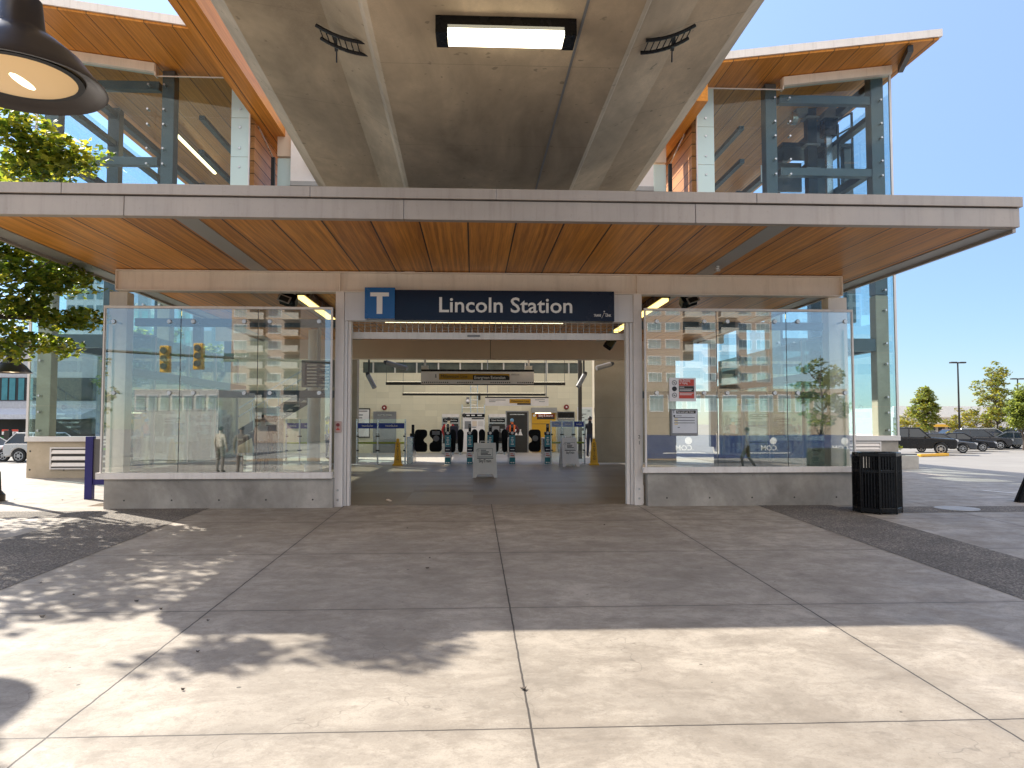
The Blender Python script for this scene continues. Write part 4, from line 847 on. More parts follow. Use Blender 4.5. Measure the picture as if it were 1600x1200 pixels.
for y, x0, x1 in ((637,722,757),(625,735.5,746),(633,735.5,746),(605,735.5,746),(614,735.5,746)): mb.cyl((W(x0,y,YK).x,YK+0.06,W(740,y,YK).z),(W(x1,y,YK).x,YK+0.06,W(740,y,YK).z),0.018,n=6)
mb.build('pipe_frame', M['inox'], r)

# ------------------------------------------------------------------ fare gates
HG = 1.28
def cabinet(px, lab, steel=False):
    x = W(px, 727, YG).x; r = thing('gate_cabinet', lab, 'fare gate', (x, YG, 0), group='fare gate cabinets')
    w = 0.20
    if steel:
        MB().box(x-0.11, x+0.11, YG, YG+1.7, 0.0, 0.98).build('body', M['inox'], r, bevel=0.03)
        MB().box(x-0.02, x+0.16, YG+0.3, YG+0.9, 0.98, 1.10).build('reader_base', M['black'], r); MB().box(x+0.03, x+0.13, YG+0.35, YG+0.5, 1.1, 1.42).build('reader_head', M['black'], r, bevel=0.02)
        return
    MB().box(x-w/2, x+w/2, YG+0.02, YG+1.7, 0.0, 0.93).build('body', M['inox'], r, bevel=0.02)
    for nm, z0, z1, m in (('foot_wrap',0.0,0.24,M['teald']), ('paper_label',0.24,0.44,M['plast']), ('dark_label',0.44,0.62,M['navy']), ('teal_wrap',0.62,1.04,M['teal'])):
        MB().box(x-w/2-0.004, x+w/2+0.004, YG-0.008, YG+0.10, z0+0.004, z1).build(nm, m, r, bevel=0.004)
    mb = MB()
    mb.box(x-0.07, x+0.07, YG-0.011, YG-0.009, 0.51, 0.54)
    for z, ww in ((0.95,0.07),(0.87,0.10),(0.80,0.06),(0.72,0.11)): mb.box(x-ww/2, x+ww/2, YG-0.011, YG-0.009, z-0.02, z+0.02)
    mb.box(x-0.07, x-0.01, YG-0.011, YG-0.009, 0.04, 0.08).box(x+0.01, x+0.07, YG-0.011, YG-0.009, 0.04, 0.08); mb.build('lettering', M['letter'], r)
    mb = MB().box(x-0.07, x+0.07, YG-0.011, YG-0.009, 0.30, 0.33).box(x-0.07, x+0.03, YG-0.011, YG-0.009, 0.37, 0.39); mb.build('small_print', M['signred'], r)
    MB().box(x-w/2, x+w/2, YG-0.01, YG+0.35, 1.04, 1.16).build('reader_base', M['navy'], r, bevel=0.02)
    MB().cyl((x, YG-0.03, 1.12), (x, YG-0.01, 1.12), 0.05, n=16).build('tap_target', M['panel'], r)
    MB().box(x-0.05, x+0.05, YG+0.02, YG+0.14, 1.16, 1.44).build('reader_head', M['black'], r, bevel=0.02); MB().box(x-0.04, x+0.04, YG+0.012, YG+0.02, 1.32, 1.42).build('display', M['mgrey'], r)
    for s in (-1, 1): MB().box(x+s*(w/2+0.01), x+s*(w/2+0.03), YG+0.5, YG+1.3, 0.25, 0.3).build('side_trim', M['panel'], r)
cabinet(640, 'brushed steel end cabinet of the fare gates beside the left yellow pillar', True)
for px, lab in ((699.5,'first blue wrapped gate cabinet right of the wide paddles'), (734,'blue wrapped gate cabinet just left of the near A-frame board'), (766,'blue wrapped gate cabinet half hidden by the near A-frame board'), (800.5,'blue wrapped gate cabinet in front of the person in orange'), (856,'blue wrapped gate cabinet next to the right glass barrier')): cabinet(px, lab)
def wide_paddle(x0, x1, notch_right, lab, Y=YG+0.9, disc=True):
    a, b = W(x0, 690, Y).x, W(x1, 690, Y).x; zt_, zb_ = W(740,671,Y).z, W(740,706,Y).z; w = b-a; h = zt_-zb_
    pts = []
    def rc(cx, cz, r, t0, t1): pts.extend([(cx + r*math.cos(R(t)), cz + r*math.sin(R(t))) for t in [t0 + (t1-t0)*i/4 for i in range(5)]])
    rr = 0.12*1
    rc(b-rr, zb_+rr, rr, -90, 0) if not notch_right else rc(b-rr*0.8, zb_+rr*0.8, rr*0.8, -90, 0)
    if notch_right:
        pts += [(b, zb_+h*0.30), (b-0.02, zb_+h*0.38), (b-w*0.22, zb_+h*0.44), (b-w*0.30, zb_+h*0.52), (b-w*0.22, zb_+h*0.60), (b-0.03, zb_+h*0.68), (b, zb_+h*0.76)]
    rc(b-rr, zt_-rr, rr, 0, 90); rc(a+rr, zt_-rr, rr, 90, 180)
    if not notch_right:
        pts += [(a, zb_+h*0.76), (a+0.03, zb_+h*0.68), (a+w*0.22, zb_+h*0.60), (a+w*0.30, zb_+h*0.52), (a+w*0.22, zb_+h*0.44), (a+0.02, zb_+h*0.38), (a, zb_+h*0.30)]
    rc(a+rr, zb_+rr, rr, 180, 270)
    r = thing('gate_paddle', lab, 'gate paddle', ((a+b)/2, Y, 0), group='fare gate paddles')
    MB().xz(pts, Y, Y+0.05).build('panel', M['blackm'], r, bevel=0.008)
    m_ = (a+b)/2
    if disc: MB().cyl((m_+0.02, Y-0.012, zb_+h*0.6), (m_+0.02, Y-0.001, zb_+h*0.6), 0.11, n=20).build('disc_sticker', M['mgrey'], r)
    return r, a, b, zb_, h, Y
wide_paddle(648, 667.5, True, 'dark wide gate paddle nearest the steel end cabinet', disc=False)
r, a, b, zb_, h, Y = wide_paddle(671, 690.5, False, 'dark wide gate paddle with a grey notice and round sticker')
MB().box(a+0.1, a+0.38, Y-0.012, Y-0.001, zb_+h*0.76, zb_+h*0.93).build('notice', M['mgrey'], r)
wide_paddle(826, 845, False, 'black wide gate paddle in front of the amber kiosk')
def slim(px, lab, w=0.24, Y=YG+0.9):
    c = W(px, 690, Y).x; zt_, zb_ = W(740,670.5,Y).z, W(740,707,Y).z; r = thing('gate_paddle', lab, 'gate paddle', (c, Y, 0), group='fare gate paddles')
    pts = []; rr = w/2
    for t in [i*180/10 for i in range(11)]: pts.append((c + rr*math.cos(R(t)), zt_-rr*1.3 + rr*1.3*math.sin(R(t))))
    for t in [180 + i*180/10 for i in range(11)]: pts.append((c + rr*0.8*math.cos(R(t)), zb_+rr + rr*math.sin(R(t))))
    MB().xz(pts, Y, Y+0.05).build('panel', M['blackm'], r, bevel=0.008); MB().box(c-0.03, c+0.03, Y+0.05, Y+0.12, 0.3, 0.5).build('hinge', M['inox'], r)
for px, lab in ((707.5,'slim black gate paddle beside the bag of the person in red'), (719.5,'slim black gate paddle left of the second blue cabinet'), (741.5,'slim black gate paddle right of the second blue cabinet'), (753,'slim black gate paddle directly behind the near A-frame board'), (775,'slim black gate paddle right of the near A-frame board'), (788.5,'slim black gate paddle left of the person in orange')): slim(px, lab)
# glass barriers with blue bands
def barrier(xs_, lab, Y, band, yr):
    r = thing('glass_barrier', lab, 'glass barrier', (W(xs_[0],727,Y).x, Y, 0))
    for i, (x0, x1) in enumerate(zip(xs_, xs_[1:])):
        a, b = W(x0,700,Y).x+0.03, W(x1,700,Y).x-0.03; z0_, z1_ = 0.08, W(740,yr[0],Y).z
        MB().box(a, b, Y-0.008, Y+0.008, z0_, z1_).build('pane', M['bglass'], r); zb0, zb1 = W(740,yr[2],Y).z, W(740,yr[1],Y).z
        MB().box(a, b, Y-0.014, Y-0.009, zb0, zb1).build('blue_band', band[i], r)
        zc_ = (zb0+zb1)/2; mb = MB().text('TRANSLINK', (a+b)/2, Y-0.017, zc_-0.01, 0.07, fat=0.01, maxw=min(0.45,(b-a)*0.6)).bar(((a+b)/2-0.02,Y-0.016,zc_+0.0),((a+b)/2+0.04,Y-0.016,zc_+0.08),0.015,0.003).bar(((a+b)/2+0.04,Y-0.016,zc_+0.08),((a+b)/2+0.12,Y-0.016,zc_+0.05),0.015,0.003); mb.build('lettering', M['letter'], r)
        for z in (0.5, W(740,yr[2]+12,Y).z): 
            for x in (a, b): MB().box(x-0.04, x+0.04, Y-0.03, Y+0.03, z-0.025, z+0.025).build('clamp', M['dgrey'], r)
    for x in xs_: MB().cyl((W(x,700,Y).x, Y+0.02, 0), (W(x,700,Y).x, Y+0.02, W(740,yr[0],Y).z), 0.03, n=10).build('post', M['inox'], r); MB().cyl((W(x,700,Y).x, Y+0.02, 0.0), (W(x,700,Y).x, Y+0.02, 0.03), 0.09, n=12).build('foot', M['inox'], r)
    z = W(740,692,Y).z; MB().cyl((W(xs_[0],700,Y).x, Y+0.12, z), (W(xs_[-1],700,Y).x, Y+0.12, z), 0.035, n=10).build('yellow_rail', paint('yellow rail', (0.55,0.55,0.02), 0.4), r)
barrier((557.5, 590, 633), 'left pair of glass barrier panes with royal blue bands beside the steel gate cabinet', YG-0.05, (M['royal'], M['royal']), (655, 661, 669.5))
barrier((861, 878, 896, 913.5), 'right glass barrier with pale and royal blue bands beyond the white board', YG-0.05, (M['lblue'], M['lblue'], M['royal']), (657, 658.5, 667))
barrier((447, 468, 497), 'glass barrier with blue bands seen through the left glass screen', 13.9, (M['royal'], M['royal']), (655, 661, 669.5))
# yellow caution pillars
def pillar(px, lab):
    Y = 13.0; c = W(px, 725, Y); s = (W(px, 685, Y).z)/1.0
    r = thing('caution_pillar', lab, 'caution cone', (c.x, Y, 0), group='yellow caution pillars')
    pr = [(0.17,0.0),(0.17,0.05),(0.13,0.08),(0.075,0.86*s),(0.05,0.88*s),(0.05,0.98*s),(0.02,1.0*s),(0,1.0*s)]
    mb = MB(); vs = []
    q = lambda k, z: [(c.x+a*k, Y+b*k, z) for a, b in ((-1,-0.8),(1,-0.8),(1,0.8),(-1,0.8))]
    for k, z in pr[:-1]: vs += q(k, z)
    n = len(pr)-1; mb.add(vs, [(i*4+j, i*4+(j+1)%4, (i+1)*4+(j+1)%4, (i+1)*4+j) for i in range(n-1) for j in range(4)] + [(n*4-4,n*4-3,n*4-2,n*4-1)])
    mb.build('body', M['yel'], r, bevel=0.008); mb = MB()
    for i, ch in enumerate('CAUTION'):
        z = 0.80*s - i*0.095*s; k = 0.13 - (0.055)*(z/(0.86*s)); 
        mb.text(ch, c.x, Y-0.8*k-0.008, z, 0.10)
    mb.build('lettering', M['ink'], r)
pillar(621.5, 'yellow caution pillar beside the left glass barrier'); pillar(928, 'yellow caution pillar against the right concrete wall')
# A-frame boards
def aframe(x0, x1, yt, yb, Y, lab, l1, l2, rz=0):
    a, b = W(x0,yb,Y).x, W(x1,yb,Y).x; cx = (a+b)/2; w = b-a; h = W(740,yt,Y).z
    r = thing('sandwich_board', lab, 'A-frame sign', (cx, Y, 0), rz, group='white A-frame boards')
    for s in (-1, 1):
        mb = MB(); k = 0.28
        yf = lambda z: s*(0.03 + k*(1 - z/h)*0.9)
        P_ = [(-w/2+0.0,0),(-w/2+0.09,0),(-w/2+0.13,0.09),(w/2-0.13,0.09),(w/2-0.09,0),(w/2,0),(w/2-0.035,h),(-w/2+0.035,h)]
        mb.prism(P_, lambda p: (p[0], yf(p[1])-0.015, p[1]), lambda p: (p[0], yf(p[1])+0.015, p[1])); o = mb.build('panel', M['plast'], r, bevel=0.008, local=True)
        if s < 0:
            fy = lambda z: yf(z)-0.018
            def ins(mb, u0, u1, v0, v1, off=0.0): return mb.add([((u0-0.5)*w, fy(v0*h)-off, v0*h),((u1-0.5)*w, fy(v0*h)-off, v0*h),((u1-0.5)*w, fy(v1*h)-off, v1*h),((u0-0.5)*w, fy(v1*h)-off, v1*h)], [(0,1,2,3)])
            mb = MB(); t_ = 0.012
            for q in ((0.2,0.82,0.6,0.6+t_),(0.2,0.82,0.84-t_,0.84),(0.2,0.2+t_,0.6,0.84),(0.82-t_,0.82,0.6,0.84)): ins(mb, *q, off=0.002)
            mb.build('notice_border', M['mgrey'], r, local=True)
            mb = MB()
            for u0,u1,v in ((0.33,0.55,0.79),(0.33,0.66,0.74),(0.33,0.62,0.70),(0.33,0.75,0.66),(0.18,0.84,0.56)): ins(mb, u0, u1, v-0.011, v+0.011, 0.002)
            vs, fs = text_mesh(l1, 'CENTER', 0.01); zz = 0.48*h; ww = max(v.x for v in vs)-min(v.x for v in vs); kx = 0.5*w/ww
            mb.add([(v.x*kx, fy(zz + v.y*kx*1.2)-0.003-v.z*0.1, zz + v.y*kx*1.2) for v in vs], fs); mb.build('lettering', M['ink'], r, local=True)
            mb = MB(); cc = Vector((-0.30*w, fy(0.77*h)-0.004, 0.77*h)); n = 16; mb.add([cc + Vector((rr*math.cos(2*math.pi*i/n),0,rr*math.sin(2*math.pi*i/n))) for rr in (0.045,0.035) for i in range(n)], [(i,(i+1)%n,n+(i+1)%n,n+i) for i in range(n)]); mb.build('emblem', M['mgrey'], r, local=True)
    MB().box(-0.13, 0.13, -0.03, 0.03, h+0.035, h+0.055).box(-0.13,-0.11,-0.03,0.03,h-0.01,h+0.035).box(0.11,0.13,-0.03,0.03,h-0.01,h+0.035).build('handle', M['plast'], r, local=True)
aframe(738.5, 776.5, 692, 745.5, 7.2, 'white A-frame board standing in the middle of the hall floor', 'SkyTrain', ''); aframe(875.5, 902, 684, 725, 12.3, 'white A-frame board turned aside before the right glass barrier', 'SkyTrain', '', R(9))
tag(MB().ball((W(606,780,0.7).x, 0.7, 0.03), 0.035, 7, (1.3,0.8,0.6)).obox((W(609,780,0.7).x,0.7,0.02),(0.06,0.05,0.02),(0.3,0.2,0.4)).build('litter_scrap', M['cream']), 'crumpled paper scrap lying on the hall floor near the left post', 'litter')
# departures board, stair
c0, c1 = W(471, 605, 6.0), W(523, 563, 6.0); r = thing('departure_board', 'dark departure board with white lines behind the left glass screen', 'display', ((c0.x+c1.x)/2, 6, c0.z)); MB().box(c0.x, c1.x, 6, 6.15, c0.z, c1.z).build('case', M['mgrey'], r); MB().box(c0.x+0.08, c1.x-0.06, 5.985, 5.999, c0.z+0.06, c1.z-0.06).build('screen', M['dsteel'], r)
mb = MB()
for k in range(7):
    z = c1.z-0.13-k*0.085; mb.box(c0.x+0.14, c0.x+0.14+random.uniform(0.3,0.6), 5.98, 5.984, z-0.018, z+0.018); mb.box(c1.x-0.45, c1.x-0.14, 5.98, 5.984, z-0.018, z+0.018)
mb.build('text_lines', M['letter'], r); MB().cyl((c0.x+0.4,6.07,c1.z),(c0.x+0.4,6.07,CZ),0.02).cyl((c1.x-0.4,6.07,c1.z),(c1.x-0.4,6.07,CZ),0.02).build('hanger_rod', M['mgrey'], r)
r = thing('staircase', 'grey staircase with steel rails rising behind the left glass screen', 'staircase', (-8, 16.5, 0)); mb = MB()
for k in range(18): mb.box(-10.7+k*0.28, -10.7+(k+1)*0.28+0.02, 16.0, 17.6, k*0.17+0.10, (k+1)*0.17)
mb.build('treads', M['ceil'], r)
for y in (15.95, 17.65):
    MB().bar((-10.7,y,0.0),(-10.7+18*0.28,y,18*0.17),0.06,0.32).build('stringer', M['steel'], r); MB().bar((-10.7,y,1.0),(-10.7+18*0.28,y,18*0.17+1.0),0.05,0.05).build('hand_rail', M['inox'], r)
    for k in range(0,19,2): MB().cyl((-10.7+k*0.28,y,k*0.17),(-10.7+k*0.28,y,k*0.17+1.0),0.016,n=6).build('baluster', M['inox'], r)
# notices on the right glass
def notice(x0, x1, y0, y1): return W(x0,y1,YGL-0.03).x, W(x1,y1,YGL-0.03).x, W((x0+x1)/2,y1,YGL-0.03).z, W((x0+x1)/2,y0,YGL-0.03).z
a, b, z0_, z1_ = notice(1046, 1087.5, 590.5, 627); Yn = YGL-0.012
r = thing('rules_notice', 'white notice with red and grey blocks on no smoking, fixed to the right glass', 'notice', ((a+b)/2, Yn, z0_)); w = b-a; h = z1_-z0_
MB().box(a, b, Yn-0.02, Yn, z0_, z1_).build('board', M['plast'], r)
for nm, v0, v1, m in (('red_block',0.66,0.94,M['signred']),('grey_block',0.40,0.65,M['dgrey']),('red_block',0.12,0.39,M['signred'])): MB().box(a+0.36*w, a+0.93*w, Yn-0.024, Yn-0.021, z0_+v0*h, z0_+v1*h).build(nm, m, r)
MB().text('No Smoking', a+0.38*w, Yn-0.026, z0_+0.88*h, 0.062, 'LEFT', maxw=0.4*w).build('lettering', M['letter'], r); MB().text('or Vaping', a+0.38*w, Yn-0.026, z0_+0.78*h, 0.062, 'LEFT', maxw=0.3*w).build('lettering', M['letter'], r); mb = MB()
for v, k in ((0.60,0.18),(0.52,0.5),(0.46,0.45),(0.34,0.52),(0.28,0.46)): mb.box(a+0.38*w, a+(0.38+k)*w, Yn-0.026, Yn-0.0245, z0_+(v-0.012)*h, z0_+(v+0.012)*h)
mb.build('small_print', M['letter'], r)
for v, fill in ((0.79,0),(0.53,1),(0.26,0)):
    cc = (a+0.19*w, z0_+v*h); rr = 0.105*h; n = 20
    mb = MB(); ri = 0 if fill else rr*0.8
    mb.add([(cc[0]+q*math.cos(2*math.pi*i/n), Yn-0.0225, cc[1]+q*math.sin(2*math.pi*i/n)) for q in (rr, max(ri,0.001)) for i in range(n)], [(i,(i+1)%n,n+(i+1)%n,n+i) for i in range(n)])
    mb.bar((cc[0]-rr*0.6,Yn-0.0225,cc[1]+rr*0.6),(cc[0]+rr*0.6,Yn-0.0225,cc[1]-rr*0.6),0.012,0.002)
    mb.box(cc[0]-rr*0.3,cc[0]+rr*0.3,Yn-0.0228,Yn-0.0222,cc[1]-rr*0.25,cc[1]+rr*0.15); mb.build('pictogram', M['ink'], r)
a, b, z0_, z1_ = notice(1047.5, 1090, 639, 681); r = thing('timetable_case', 'grey framed white timetable case fixed to the right glass below the red notice', 'timetable', ((a+b)/2, Yn, z0_)); w = b-a; h = z1_-z0_
MB().box(a, b, Yn-0.05, Yn, z0_, z1_).build('case', M['mgrey'], r, bevel=0.006); MB().box(a+0.03, b-0.02, Yn-0.056, Yn-0.051, z0_+0.05, z1_-0.02).build('sheet', paint('paper', (0.72,0.72,0.74), 0.4), r)
MB().box(a+0.2*w, b-0.04, Yn-0.059, Yn-0.057, z0_+0.83*h, z0_+0.94*h).build('header', M['dgrey'], r); MB().text('First and Last Trains', a+0.22*w, Yn-0.0605, z0_+0.885*h, 0.05, 'LEFT', fat=0.01, maxw=0.62*w).build('lettering', M['letter'], r)
mb = MB()
for v in (0.68, 0.575, 0.48): mb.box(a+0.12*w, b-0.06, Yn-0.059, Yn-0.057, z0_+(v-0.01)*h, z0_+(v+0.01)*h)
mb.text('T', a+0.11*w, Yn-0.059, z0_+0.885*h, 0.08).ball((a+0.13*w, Yn-0.057, z0_+0.74*h), 0.018, 8, (1,0.2,1)).box(a+0.2*w,a+0.4*w,Yn-0.059,Yn-0.057,z0_+0.735*h,z0_+0.75*h).box(a+0.25*w,a+0.33*w,Yn-0.059,Yn-0.057,z0_+0.30*h,z0_+0.325*h); mb.build('table_lines', M['ink'], r)
mb = MB()
for v in (0.63, 0.53, 0.43): mb.box(a+0.14*w, a+0.26*w, Yn-0.0588, Yn-0.0572, z0_+(v-0.02)*h, z0_+(v+0.02)*h)
mb.build('amber_cells', paint('pale amber', (0.75,0.6,0.3), 0.5), r)
# ------------------------------------------------------------------ people
def person(name, label, loc, rz, look, pose=None, group=None):
    h = look.get('h', 1.70)/1.70; pose = pose or {}
    J = {'pel':(0,0,0.95),'wst':(0,0.0,1.08),'chs':(0,0.01,1.30),'nck':(0,0.015,1.44),'hd0':(0,0.0,1.53),'hd1':(0,-0.015,1.60),'hd2':(0,-0.005,1.67)}
    for s, k in ((-1,'r'),(1,'l')):
        J['sh'+k]=(s*0.17,0.01,1.38); J['el'+k]=(s*0.235,0.03,1.12); J['wr'+k]=(s*0.24,-0.06,0.88); J['ha'+k]=(s*0.235,-0.085,0.80)
        J['hp'+k]=(s*0.09,0,0.90); J['kn'+k]=(s*0.10,-0.015,0.50); J['an'+k]=(s*0.105,0.03,0.085); J['to'+k]=(s*0.125,-0.13,0.035)
    J.update(pose); J = {k: Vector(v)*h for k, v in J.items()}
    rad = {'pel':(.15,.11),'wst':(.14,.10),'chs':(.165,.115),'nck':(.062,.062),'hd0':(.068,.085),'hd1':(.078,.098),'hd2':(.062,.078)}
    for k in 'rl': rad.update({'sh'+k:(.075,.075),'el'+k:(.050,.050),'wr'+k:(.032,.032),'ha'+k:(.036,.02),'hp'+k:(.10,.10),'kn'+k:(.066,.066),'an'+k:(.045,.05),'to'+k:(.042,.032)})
    if look.get('skirt'): rad['pel'] = (.18,.14)
    names = list(J); idx = {n: i for i, n in enumerate(names)}
    E = [('pel','wst'),('wst','chs'),('chs','nck'),('nck','hd0'),('hd0','hd1'),('hd1','hd2')]
    for k in 'rl': E += [('chs','sh'+k),('sh'+k,'el'+k),('el'+k,'wr'+k),('wr'+k,'ha'+k),('pel','hp'+k),('hp'+k,'kn'+k),('kn'+k,'an'+k),('an'+k,'to'+k)]
    me = bpy.data.meshes.new('body'); me.from_pydata([J[n] for n in names], [(idx[a], idx[b]) for a, b in E], [])
    o = bpy.data.objects.new('body', me); COL.objects.link(o)
    md = o.modifiers.new('skin', 'SKIN'); md.branch_smoothing = 0.6; md.use_smooth_shade = True
    for n in names:
        sv = me.skin_vertices[0].data[idx[n]]; sv.radius = [r*h for r in rad[n]]; sv.use_root = (n == 'pel')
    o.modifiers.new('sub', 'SUBSURF').levels = 2; o.modifiers['sub'].render_levels = 2
    dg = bpy.context.evaluated_depsgraph_get(); m2 = bpy.data.meshes.new_from_object(o.evaluated_get(dg)); bpy.data.objects.remove(o)
    mb = MB(); segs = {'skin':[('nck','hd0'),('hd0','hd1'),('hd1','hd2'),('wrl','hal'),('wrr','har')], 'top':[('wst','chs'),('chs','nck'),('shl','ell'),('shr','elr'),('chs','shl'),('chs','shr')],
        'sleeve':[('ell','wrl'),('elr','wrr')], 'legs':[('pel','wst'),('hpl','knl'),('hpr','knr'),('knl','anl'),('knr','anr'),('pel','hpl'),('pel','hpr')], 'shoe':[('anl','tol'),('anr','tor')]}
    mi = {'skin':0,'top':1,'sleeve':1 if look.get('long',1) else 0,'legs':2,'shoe':3}
    def near(c):
        best = (9, 0)
        for k, L in segs.items():
            for a, b in L:
                A, B = J[a], J[b]; t = max(0, min(1, (c-A).dot(B-A)/(B-A).length_squared)); d = (c-A-(B-A)*t).length/(1.6 if k == 'top' else 1)
                if d < best[0]: best = (d, mi[k])
        return best[1]
    n0 = len(mb.v); mb.v += [v.co.copy() for v in m2.vertices]
    for p in m2.polygons:
        mb.f.append(list(p.vertices)); k = near(p.center)
        if k == 0 and p.center.z > J['nck'].z - 0.02*h and p.center.z < J['nck'].z + 0.01*h: k = 1
        if look.get('vest') and k == 1 and abs(p.center.x) < 0.15*h and p.center.z > 1.02*h: k = 4
        mb.m.append(k)
    mb.mat(0)
    for s, k in ((-1,'r'),(1,'l')):                            # fingers and thumb
        d = (J['ha'+k]-J['wr'+k]).normalized(); side = Vector((0,1,0)) if abs(d.y) < 0.8 else Vector((0,0,1)); side = (side - d*side.dot(d)).normalized(); cu = d.cross(side)*(-s)
        for i in range(4):
            b = J['ha'+k] + side*(0.024-0.016*i)*h; L = (0.062,0.072,0.068,0.052)[i]*h
            mb.tube([b, b+d*L*0.5+cu*0.006, b+d*L*0.85+cu*0.028], [0.0085*h,0.008*h,0.006*h], 6)
        b = J['wr'+k]*0.45+J['ha'+k]*0.55 + side*0.03*h; mb.tube([b, b+d*0.03*h+side*0.02*h, b+d*0.06*h+side*0.022*h], [0.011*h,0.010*h,0.007*h], 6)
    hc = J['hd1']; f = Vector((0,-1,0))
    mb.ball(hc + Vector((0,-0.088,-0.012))*h, 0.016*h, 8, (0.8,1.2,1.3))
    for s in (-1,1): mb.mat(0).ball(hc + Vector((s*0.078,0.01,-0.005))*h, 0.022*h, 8, (0.4,0.8,1.3)); mb.mat(3).ball(hc + Vector((s*0.03,-0.082,0.012))*h, 0.008*h, 6)
    mb.mat(5).ball(hc + Vector((0,-0.083,-0.052))*h, 0.016*h, 6, (1.3,0.4,0.35))
    r = thing(name, label, 'person', loc, rz, group)
    mats = [look['skin'], look['top'], look['legs'], look['shoe'], look.get('vest') or look['top'], M['maroon']]
    b = mb.build('body', mats, r, smooth=True, local=True, ang=60)
    hair = MB(); n = 14; pts = []
    low = look.get('hairlow', -0.02)
    for kk in range(6):
        ph = math.pi*0.62*kk/5
        for i in range(n):
            t = 2*math.pi*i/n; rr = 1.0
            x = 0.086*math.sin(ph)*math.cos(t); y = 0.108*math.sin(ph)*math.sin(t); z = 0.098*math.cos(ph)
            if kk == 5 and math.sin(t) < -0.2: z += 0.075; y *= 0.9
            elif kk == 5: z += low
            pts.append(hc + Vector((x, y+0.008, z+0.025))*h)
    hair.add(pts, [(k*n+i,(k+1)*n+i,(k+1)*n+(i+1)%n,k*n+(i+1)%n) for k in range(5) for i in range(n)])
    hair.build(look.get('hairname','hair'), look['hair'], r, smooth=True, local=True, ang=70)
    return r
SK1 = paint('skin light', (0.48,0.29,0.2), 0.5, 0, 0.05, 3, 0); SK2 = paint('skin tan', (0.3,0.16,0.1), 0.5, 0, 0.05, 3, 0)
HB = paint('dark hair', (0.012,0.01,0.009), 0.5); C = lambda n, c: paint(n, c, 0.8, 0, 0.15, 6, 0.2)
blk = C('black cloth', (0.015,0.015,0.018)); dnm = C('dark denim', (0.02,0.025,0.05)); shoe = C('dark shoe', (0.03,0.025,0.025)); pshoe = C('pale shoe', (0.6,0.5,0.48))
YP = 21.6
def gp(px, Y): return (W(px, 700, Y).x, Y, 0.006)
pr = person('person', 'person in a red and white jacket with a dark bag, back turned at the machine', gp(701, YP), R(172), dict(h=1.72, skin=SK2, top=C('red jacket', (0.42,0.03,0.03)), legs=blk, shoe=pshoe, hair=HB, vest=C('cream panel', (0.72,0.6,0.42))), {'elr':(-0.30,0.0,1.14),'wrr':(-0.20,-0.16,0.98),'har':(-0.16,-0.22,0.95),'ell':(0.30,0.02,1.14)})
bag = MB().box(-0.17, 0.17, -0.1, 0.1, 0.0, 0.62); bo = bag.build('shoulder_bag', C('dark navy bag', (0.015,0.015,0.03)), None, bevel=0.04); bo.location = (gp(709,YP)[0]+0.0, YP-0.25, 0.72); tag(bo, 'tall dark bag carried behind the person in red and white', 'bag')
person('person', 'person in an orange work vest with pale blue cap bending at the machine', gp(800, YP), R(200), dict(h=1.66, skin=SK1, top=C('maroon sleeve', (0.12,0.02,0.03)), legs=blk, shoe=pshoe, hair=C('blue cap', (0.2,0.38,0.5)), hairname='cap', vest=C('orange vest', (0.85,0.17,0.03))), {'elr':(-0.30,0.02,1.16),'wrr':(-0.28,-0.2,1.05),'har':(-0.27,-0.27,1.03),'ell':(0.32,0.02,1.14),'wrl':(0.42,-0.1,0.95),'hal':(0.45,-0.14,0.89)})
person('person', 'person in dark clothes standing beside the right concrete wall', gp(922, 19.0), R(150), dict(h=1.74, skin=SK2, top=C('black coat', (0.012,0.012,0.016)), legs=dnm, shoe=shoe, hair=HB))
person('person', 'person in a yellow safety vest seen through the left glass by the post', (W(511,700,17.5).x, 17.5, 0.006), R(100), dict(h=1.72, skin=SK1, top=C('grey shirt', (0.3,0.3,0.3)), legs=dnm, shoe=shoe, hair=HB, vest=C('yellow vest', (0.75,0.6,0.05))))
person('person', 'person with a pale backpack at the ticket machine behind the left glass', (W(412,735,6.7).x, 6.55, 0.006), R(175), dict(h=1.68, skin=SK2, top=C('dark jacket', (0.03,0.03,0.035)), legs=dnm, shoe=shoe, hair=HB, vest=C('pale backpack', (0.5,0.48,0.45))))
# people on the street side (seen mirrored in the glass)
def mir(px, py, Yv): 
    p = W(px, py, Yv); return Vector((p.x, -Yv, p.z))
q = mir(1160, 700, 16.5); person('person', 'person in a white jacket walking along the plaza opposite the station', (q.x, q.y, gz(q.x,q.y)), R(-70), dict(h=1.68, skin=SK1, top=C('white jacket', (0.75,0.73,0.7)), legs=blk, shoe=pshoe, hair=HB), {'knr':(-0.10,-0.22,0.52),'anr':(-0.1,-0.16,0.10),'tor':(-0.1,-0.31,0.07),'anl':(0.1,0.30,0.13),'tol':(0.1,0.17,0.04),'knl':(0.1,0.05,0.5)})
q = mir(352, 695, 15.5); person('person', 'person in a beige coat standing on the plaza opposite the station', (q.x, q.y, gz(q.x,q.y)), R(20), dict(h=1.7, skin=SK1, top=C('beige coat', (0.55,0.48,0.38)), legs=C('taupe trousers', (0.2,0.17,0.14)), shoe=shoe, hair=HB))
q = mir(385, 700, 12.5); person('person', 'person in a brown dress standing on the plaza opposite the station', (q.x, q.y, gz(q.x,q.y)), R(-10), dict(h=1.66, skin=SK1, top=C('brown top', (0.2,0.16,0.13)), legs=C('brown skirt', (0.16,0.12,0.1)), shoe=shoe, hair=HB, skirt=1))

